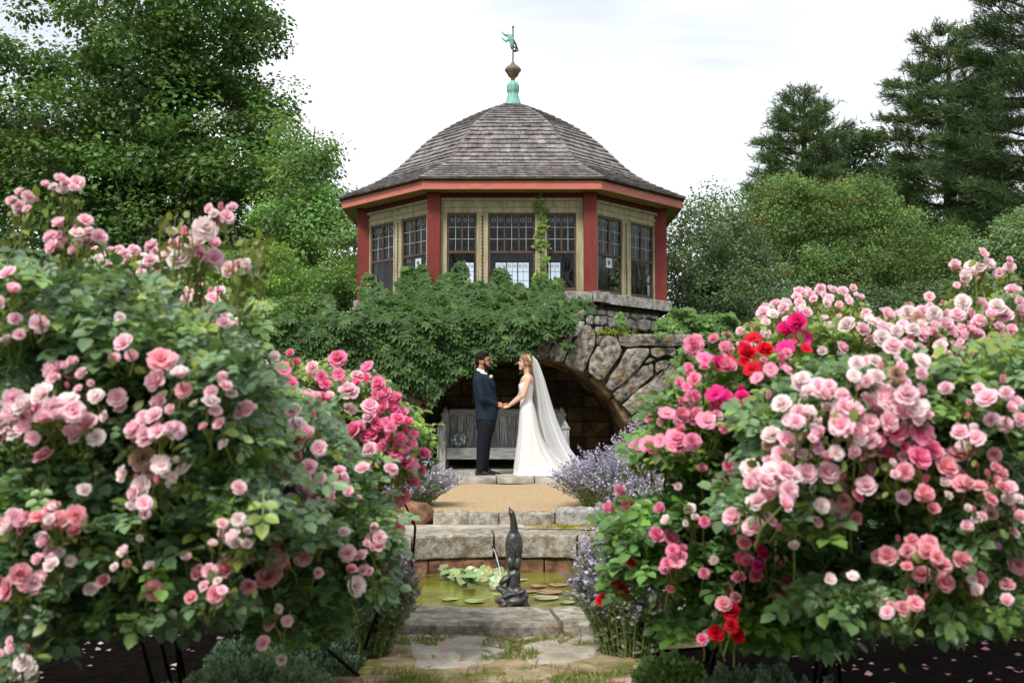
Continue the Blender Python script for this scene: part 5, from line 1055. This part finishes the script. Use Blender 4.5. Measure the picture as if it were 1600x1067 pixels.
# ================================================================ PEOPLE
DP = 15.07
def X(px, py, dy=0): return W(px, py, DP+dy)
def remesh(o, v, sm=2):
    md = o.modifiers.new('remesh','REMESH'); md.mode = 'VOXEL'; md.voxel_size = v; md.use_smooth_shade = True
    if sm: s = o.modifiers.new('smooth','SMOOTH'); s.iterations = sm; s.factor = .5
    return o
def ringx(py, xb, xf, ry, n=28, yc=0, pw=1.0, tilt=0, fold=0, ph=0, k=9):
    c = X((xb+xf)/2, py, yc); rx = abs(xf-xb)/2*DP/F; out_ = []
    for i in range(n):
        a = 2*math.pi*i/n; ca, sa = math.cos(a), math.sin(a); ca = math.copysign(abs(ca)**pw, ca); sa = math.copysign(abs(sa)**pw, sa); f = 1+fold*math.sin(k*a+ph)
        out_.append(c+Vector((rx*ca*f, ry*sa*f, tilt*ca)))
    return out_
def hand(m, wrist, d, pn, side, curl, s=1.0):
    """palm and five fingers: d points along the hand, pn is the palm side, side points to the thumb"""
    d = Vector(d).normalized(); pn = Vector(pn); pn = (pn-d*pn.dot(d)).normalized(); sd = d.cross(pn); 
    if sd.dot(Vector(side)) < 0: sd = -sd
    w_ = Vector(wrist); L = .085*s
    for k, u in enumerate((.030,.011,-.010,-.029)): m.caps(w_+sd*u*.55*s, .015*s, w_+d*L+sd*u*s, .0125*s, 8)
    lens = (.070,.078,.073,.058)
    for k, u in enumerate((.031,.0105,-.0105,-.031)):
        p = w_+d*L+sd*u*s; dd = d.copy(); l = lens[k]*s; c = curl*(1+.1*k)
        for j, (fr_, r1, r2) in enumerate(((.45,.0098,.0088),(.30,.0088,.008),(.25,.008,.007))):
            dd = (dd*math.cos(c)+pn*math.sin(c)).normalized(); q = p+dd*l*fr_; m.caps(p, r1*s, q, r2*s, 8); p = q; pn2 = pn
    p = w_+d*.022*s+sd*.024*s; q = p+(sd*.8+d*.8+pn*.25).normalized()*.045*s; m.caps(p, .014*s, q, .011*s, 8); m.caps(q, .011*s, q+(d*.95+pn*.35).normalized()*.032*s, .009*s, 8)
def face(m, f, tone=1):
    """head looking along f*x. c is centre of skull"""
# ---------------- groom
t = thing('person', X(757, 741.5), 'bearded man in a dark navy suit standing in profile and holding hands with the bride', 'person')
m = MB()
m.ell(X(753.8,562,0), (.098,.077,.108)); m.ell(X(758.5,568,0), (.068,.062,.080)); m.ell(X(763,573.5,0), (.036,.042,.030)); m.ell(X(764,560,0), (.022,.05,.014))
m.caps(X(766,562,0), .010, X(769,567.3,0), .0135); m.ell(X(766.6,571.5), (.014,.024,.007)); m.ell(X(766.3,574,0), (.013,.022,.007))
for dy in (-.077,.077): m.ell(X(754.5,566,dy), (.018,.010,.032))
m.caps(X(751.5,573,0), .058, X(749.5,590,0), .064)
m.loft([ringx(586,744,756,.10,yc=0), ringx(592,742,765,.17), ringx(620,744,770,.15), ringx(650,746,772,.15), ringx(660,747,771,.14)])
SHn, ELn, WRn = X(747.5,594,-.205), X(753.5,623,-.245), X(775,632,-.10); SHf, ELf, WRf = X(755,594,.2), X(764,620,.2), X(776.5,634,.05)
for a, b_, c_ in ((SHn,ELn,WRn),(SHf,ELf,WRf)): m.caps(a, .05, b_, .042); m.caps(b_, .042, c_, .027)
for x0,x1,x2,dy in ((758.5,755,751.5,-.09),(761,758,757,.10)): m.caps(X(x0,655,dy), .085, X(x1,692,dy), .05); m.caps(X(x1-.5,692,dy), .05, X(x2-.5,728,dy*1.1), .03)
hand(m, WRn, (1,.12,-.12), (.0,.75,-.55), (.2,.3,1), .42); hand(m, WRf, (1,-.12,-.1), (.0,-.75,-.55), (.2,-.3,1), .42)
remesh(m.build('body', M['skin_m'], t, smooth=True), .007, 1)
m = MB(); m.ell(X(752.2,558.2,0), (.100,.084,.098)); m.ell(X(757.5,553.6,0), (.070,.070,.040)); m.ell(X(746.5,565,0), (.045,.070,.070)); m.ell(X(746.8,571,0), (.034,.055,.05)); m.ell(X(754,560,-.07), (.03,.016,.04)); m.ell(X(754,560,.07), (.03,.016,.04))
o = remesh(m.build('hair', M['hair_m'], t, smooth=True), .006, 1)
m = MB(); m.ell(X(762.6,575.2,0), (.046,.052,.036)); m.caps(X(757.5,570,-.060), .020, X(762,575,-.035), .026); m.caps(X(757.5,570,.060), .020, X(762,575,.035), .026); m.caps(X(755.8,564,-.070), .010, X(757,570,-.064), .016); m.caps(X(767,570.3,-.02), .006, X(767,570.3,.02), .006); m.ell(X(764,573,0), (.035,.045,.018))
remesh(m.build('beard', M['hair_m'], t, smooth=True), .005, 1)
for dy in (-.032,.032): m = MB(); m.ell(X(765.4,564.2,dy), (.009,.012,.008)); m.build('eye', M['eye'], t, smooth=True); m = MB(); m.caps(X(765.2,561.6,dy-.017), .0045, X(766,561.2,dy+.014), .0045); m.build('eyebrow', M['hair_m'], t, smooth=True)
m = MB()
for dy in (-.034,.034):
    m.tube([X(767,564.4,dy)+Vector((0,math.cos(a)*.024,math.sin(a)*.019)) for a in [k*math.pi/8 for k in range(17)]], .0022, 5); m.tube([X(767,563.6,dy*1.7), X(756,564,dy*2.35)], .0022, 5)
m.build('glasses', M['iron'], t)
m = MB(); m.loft([ringx(653,743,775.5,.185,pw=.85), ringx(664,743.5,774.5,.18,pw=.85), ringx(675,745,773,.17)])
m.caps(X(759.5,662,-.085), .122, X(754,692,-.10), .088); m.caps(X(754,692,-.10), .088, X(750.8,733,-.10), .064); m.caps(X(761.5,662,.085), .118, X(758,692,.10), .085); m.caps(X(758,692,.10), .085, X(756,733,.12), .066)
remesh(m.build('trousers', M['trouser'], t, smooth=True), .009, 2)
m = MB(); m.loft([ringx(579.5,743.6,752,.066), ringx(583,743,755,.085), ringx(586,741,760,.135), ringx(590,739,765.5,.185,pw=.9), ringx(598,738.2,770,.205,pw=.9), ringx(610,739.3,773.5,.205,pw=.9), ringx(622,741,777,.19,pw=.9), ringx(632,742.4,778.3,.185,pw=.88), ringx(645,742.8,778,.19,pw=.85), ringx(656.5,742.6,776,.195,pw=.85)])
for a, b_, c_ in ((SHn,ELn,WRn),(SHf,ELf,WRf)): m.caps(a, .076, b_, .060); m.caps(b_, .060, c_, .040)
m.caps(X(749,589,-.13), .055, X(750,589,.13), .055)
remesh(m.build('jacket', M['suit'], t, smooth=True), .008, 1)
for c_, e_ in ((WRn,ELn),(WRf,ELf)): m = MB(); d = (c_-e_).normalized(); m.tube([c_-d*.01, c_+d*.016], .036, 14); m.build('shirt_cuff', M['shirt'], t, smooth=True)
m = MB(); m.loft([ringx(577.3,744.8,757.4,.068,tilt=-.014), ringx(583.5,745,759.5,.074,tilt=-.014), ringx(587,744.5,761,.085,tilt=-.016)]); m.add([X(757,583,-.075), X(762,586,-.065), X(770,598,-.10), X(772.5,602,-.07), X(768,590,-.04), X(760,582,-.02)], [(0,1,4,5),(1,2,3,4)]); m.build('shirt_collar', M['shirt'], t, smooth=True)
m = MB(); m.tube([X(761,584.5,-.05), X(765.5,589,-.055), X(770.5,597,-.05), X(774,606,-.04)], [.012,.018,.022,.02], 8); m.build('necktie', M['suit'], t, smooth=True)
for sg in (-1,): m = MB(); m.tube([X(757,585,-.10), X(763,591,-.145), X(769.5,601,-.16), X(775,614,-.125)], [.010,.026,.026,.008], 8, ry=.5); m.build('lapel', M['suit'], t, smooth=True)
m = MB()
for k in range(9): a = k*2.4; m.ell(X(767.5+math.cos(a)*1.3, 588.5+math.sin(a)*1.6, -.165), (.014,.012,.013), seg=6, rings=5, col=(.8,.78,.74) if k % 3 else (.2,.28,.14))
m.build('boutonniere', M['flower'], t)
for x, y, dy in ((742.5,741.3,-.10),(752.5,740.6,.17)):
    m = MB(); prof_ = [(0,.030,.07),(.05,.040,.085),(.10,.043,.085),(.15,.046,.06),(.20,.050,.045),(.25,.048,.034),(.285,.030,.022),(.295,.010,.012)]; b0 = X(x, y, dy); b0.z = .0
    m.loft([[b0+Vector((xx, math.cos(a)*ww, max(0.002, hh*.5+math.sin(a)*hh*.5))) for a in [k*2*math.pi/16 for k in range(16)]] for xx, ww, hh in prof_]); m.build('shoe', M['leather'], t, smooth=True)
# ---------------- bride
t = thing('person', X(822, 741.5), 'bride in an ivory gown with long veil and train, holding the hands of the groom', 'person')
m = MB()
m.ell(X(822.3,564,0), (.090,.074,.100)); m.ell(X(817.5,569,0), (.058,.054,.074)); m.ell(X(813.6,576,0), (.024,.028,.020)); m.ell(X(813,561,0), (.016,.045,.014))
m.caps(X(812.2,564.5,0), .007, X(810.3,568.3,0), .0095); m.ell(X(812,572,0), (.011,.020,.006)); m.ell(X(812.1,573.8,0), (.010,.018,.006))
for dy in (-.07,.07): m.ell(X(821.5,568.5,dy), (.015,.009,.027))
m.caps(X(822.5,574,0), .045, X(824.5,589,0), .046)
m.loft([ringx(584.5,820,829,.055), ringx(588,817,832,.125), ringx(593,813.5,834,.145), ringx(600,812,834,.135), ringx(608,812.5,833,.122), ringx(618,813.5,832,.112), ringx(627,814.5,832,.108), ringx(640,813,835,.13), ringx(652,812,838,.15)])
SHn, ELn, WRn = X(826,592.5,-.148), X(817.5,618.5,-.19), X(794.5,635,-.07); SHf, ELf, WRf = X(820,592.5,.148), X(812,619,.17), X(796,632.5,.09)
for a, b_, c_ in ((SHn,ELn,WRn),(SHf,ELf,WRf)): m.caps(a, .044, b_, .034); m.caps(b_, .034, c_, .021)
for x0,x1,x2,dy in ((824,820,816,-.07),(825,822,820,.08)): m.caps(X(x0,655,dy), .075, X(x1,692,dy), .048); m.caps(X(x1,692,dy), .048, X(x2,735,dy), .03)
hand(m, WRn, (-1,.10,-.10), (.0,.5,-.8), (0,.3,1), .35, .88); hand(m, WRf, (-1,-.15,-.02), (.0,-.5,-.8), (0,-.3,1), .35, .88)
remesh(m.build('body', M['skin_w'], t, smooth=True), .0065, 1)
m = MB(); m.ell(X(823.8,561.5,0), (.090,.082,.090)); m.ell(X(827.5,567,0), (.062,.074,.078)); m.ell(X(818,557.3,0), (.055,.062,.036)); m.caps(X(828.5,570,0), .044, X(827,582,-.01), .030); m.caps(X(816,559,-.066), .016, X(821,569,-.070), .018); m.caps(X(819.5,569,-.068), .009, X(818.6,577,-.066), .005)
remesh(m.build('hair', M['hair_w'], t, smooth=True), .0055, 1)
for k in range(5): m = MB(); m.ell(X(825+k*.9,556+k*1.6,-.074), (.011,.007,.009), seg=6, rings=5, col=(.85,.85,.82)); m.build('hair_flower', M['flower'], t)
for dy in (-.028,.028): m = MB(); m.ell(X(813.2,566,dy), (.008,.011,.007)); m.build('eye', M['eye'], t, smooth=True); m = MB(); m.caps(X(813.0,563.2,dy-.014), .003, X(812.6,562.8,dy+.012), .003); m.build('eyebrow', M['hair_w'], t, smooth=True)
m = MB(); m.caps(X(811.6,572.9,-.012), .0055, X(811.6,572.9,.012), .0055); m.build('lips', M['lip'], t, smooth=True)
# gown: bodice, skirt and train
m = MB(); m.loft([ringx(596,811,831,.137,tilt=.035), ringx(600,810.2,833.4,.147,tilt=.02), ringx(606,810.4,833.6,.143), ringx(614,811.8,832.8,.127), ringx(622,813,832.2,.117), ringx(628,813,832.8,.12), ringx(636,812.2,835.5,.138)], cap=False); m.build('bodice', M['lace'], t, smooth=True)
for dy in (-.085,.085): m = MB(); m.tube([X(812.5,597,dy), X(816.5,589.3,dy*1.1), X(823,585.8,dy*1.05), X(830,590,dy*.9), X(833.5,600,dy*.7)], .0048, 6); m.build('strap', M['lace'], t, smooth=True)
m = MB(); rows = [(634,812.3,835,.136,0,0),(642,811.7,837,.153,0,0),(652,811,839.5,.168,.004,0),(664,810.3,842,.178,.01,0),(676,809.3,845,.187,.016,0),(688,808,849.5,.2,.022,0),(700,806.8,856,.22,.03,.01),(711,805.5,865,.245,.035,.02),(721,804.4,877,.275,.04,.03),(729,803.6,889,.30,.045,.05),(735,803,902,.33,.05,.06),(739.5,802.6,914,.36,.055,.06)]
rg_ = []
for i, (py, a, b_, ry, fd, yc) in enumerate(rows):
    n = 84; c = X(0, py, yc); out_ = []
    xa, xb_ = X(a, py, 0).x, X(b_, py, 0).x; mid = xa+(xb_-xa)*(.5 if i < 6 else max(.20, .5-.05*(i-5)))
    for k in range(n):
        an = 2*math.pi*k/n; ca, sa = math.cos(an), math.sin(an); f = 1+1.5*fd*(math.sin(11*an+.8+.12*i)+.6*math.sin(17*an+2)+.5*math.sin(5*an))*(.4+.6*abs(sa))
        rx = (xb_-mid) if ca > 0 else (mid-xa); yy = ry*sa*(1-.45*max(0,ca)**2*(i > 6))
        out_.append(Vector((mid+rx*ca*f, DP+yc+yy*f, max(c.z, .012) if i < len(rows)-1 else .012)))
    rg_.append(out_)
rg_.append([Vector((p.x+(p.x-rg_[-1][0].x)*0+.01*math.copysign(1,p.x-.3), p.y+math.copysign(.01,p.y-DP), .003)) for p in rg_[-1]])
m.loft(rg_, cap=False); o = m.build('skirt', M['satin'], t, smooth=True)
# lace flow of the train on the flags
m = MB(); vs = []; fs = []; nu, nv = 30, 10
for i in range(nu+1):
    for j in range(nv+1):
        u = i/nu; v = j/nv-.5; x = X(860+u*64, 741, 0).x; wd = .34+.22*math.sin(u*2.2); vs.append((x+.05*math.cos(v*9)*u, DP+.05+v*2*wd*math.sqrt(max(.0,1-(u**4))), .012+.022*(1-u)+.010*math.sin(v*24+u*9)*math.sin(u*14+v*7)+.008))
for i in range(nu):
    for j in range(nv): a = i*(nv+1)+j; fs.append((a, a+nv+1, a+nv+2, a+1))
m.add(vs, fs); m.build('train', M['satin'], t, smooth=True)
# veil
VR = [(556.5,828,833,.035),(562,829,838.5,.06),(570,830.5,842.5,.085),(580,832,846,.105),(592,833.5,850,.13),(606,835,854,.15),(620,835.8,858,.17),(634,836.3,862,.19),(648,837,866.5,.21),(662,839,871.5,.24),(676,842,877.5,.27),(690,846.5,884,.30),(703,852,891,.34),(715,859,900,.38),(725,868,909,.42),(733,878,918,.45),(739,888,926,.47)]
m = MB(); vs = []; fs = []; nu = 72
for i, (py, xl_, xr_, wd) in enumerate(VR):
    for k in range(nu+1):
        u = k/nu; a = -math.pi/2+math.pi*u; am = .006+.030*min(1,i/9); fx = am*(math.sin(u*37+.25*i*.3)+.6*math.sin(u*61+1+i*.05))
        p = X(xl_, py, 0); q = X(xr_, py, 0); x = p.x+(q.x-p.x)*(abs(math.cos(a))**.8)+fx*(.3+.7*abs(math.sin(a))); vs.append((x, DP+.02+math.sin(a)*wd+fx*.8, max(p.z, .03)))
for i in range(len(VR)-1):
    for k in range(nu): a = i*(nu+1)+k; fs.append((a, a+1, a+nu+2, a+nu+1))
m.add(vs, fs); m.build('veil', M['veil'], t, smooth=True)
print('OBJ', len(bpy.data.objects), 'TRIS', sum(sum(len(p.vertices)-2 for p in me.polygons)*me.users if 0 else len(me.polygons) for me in bpy.data.meshes))
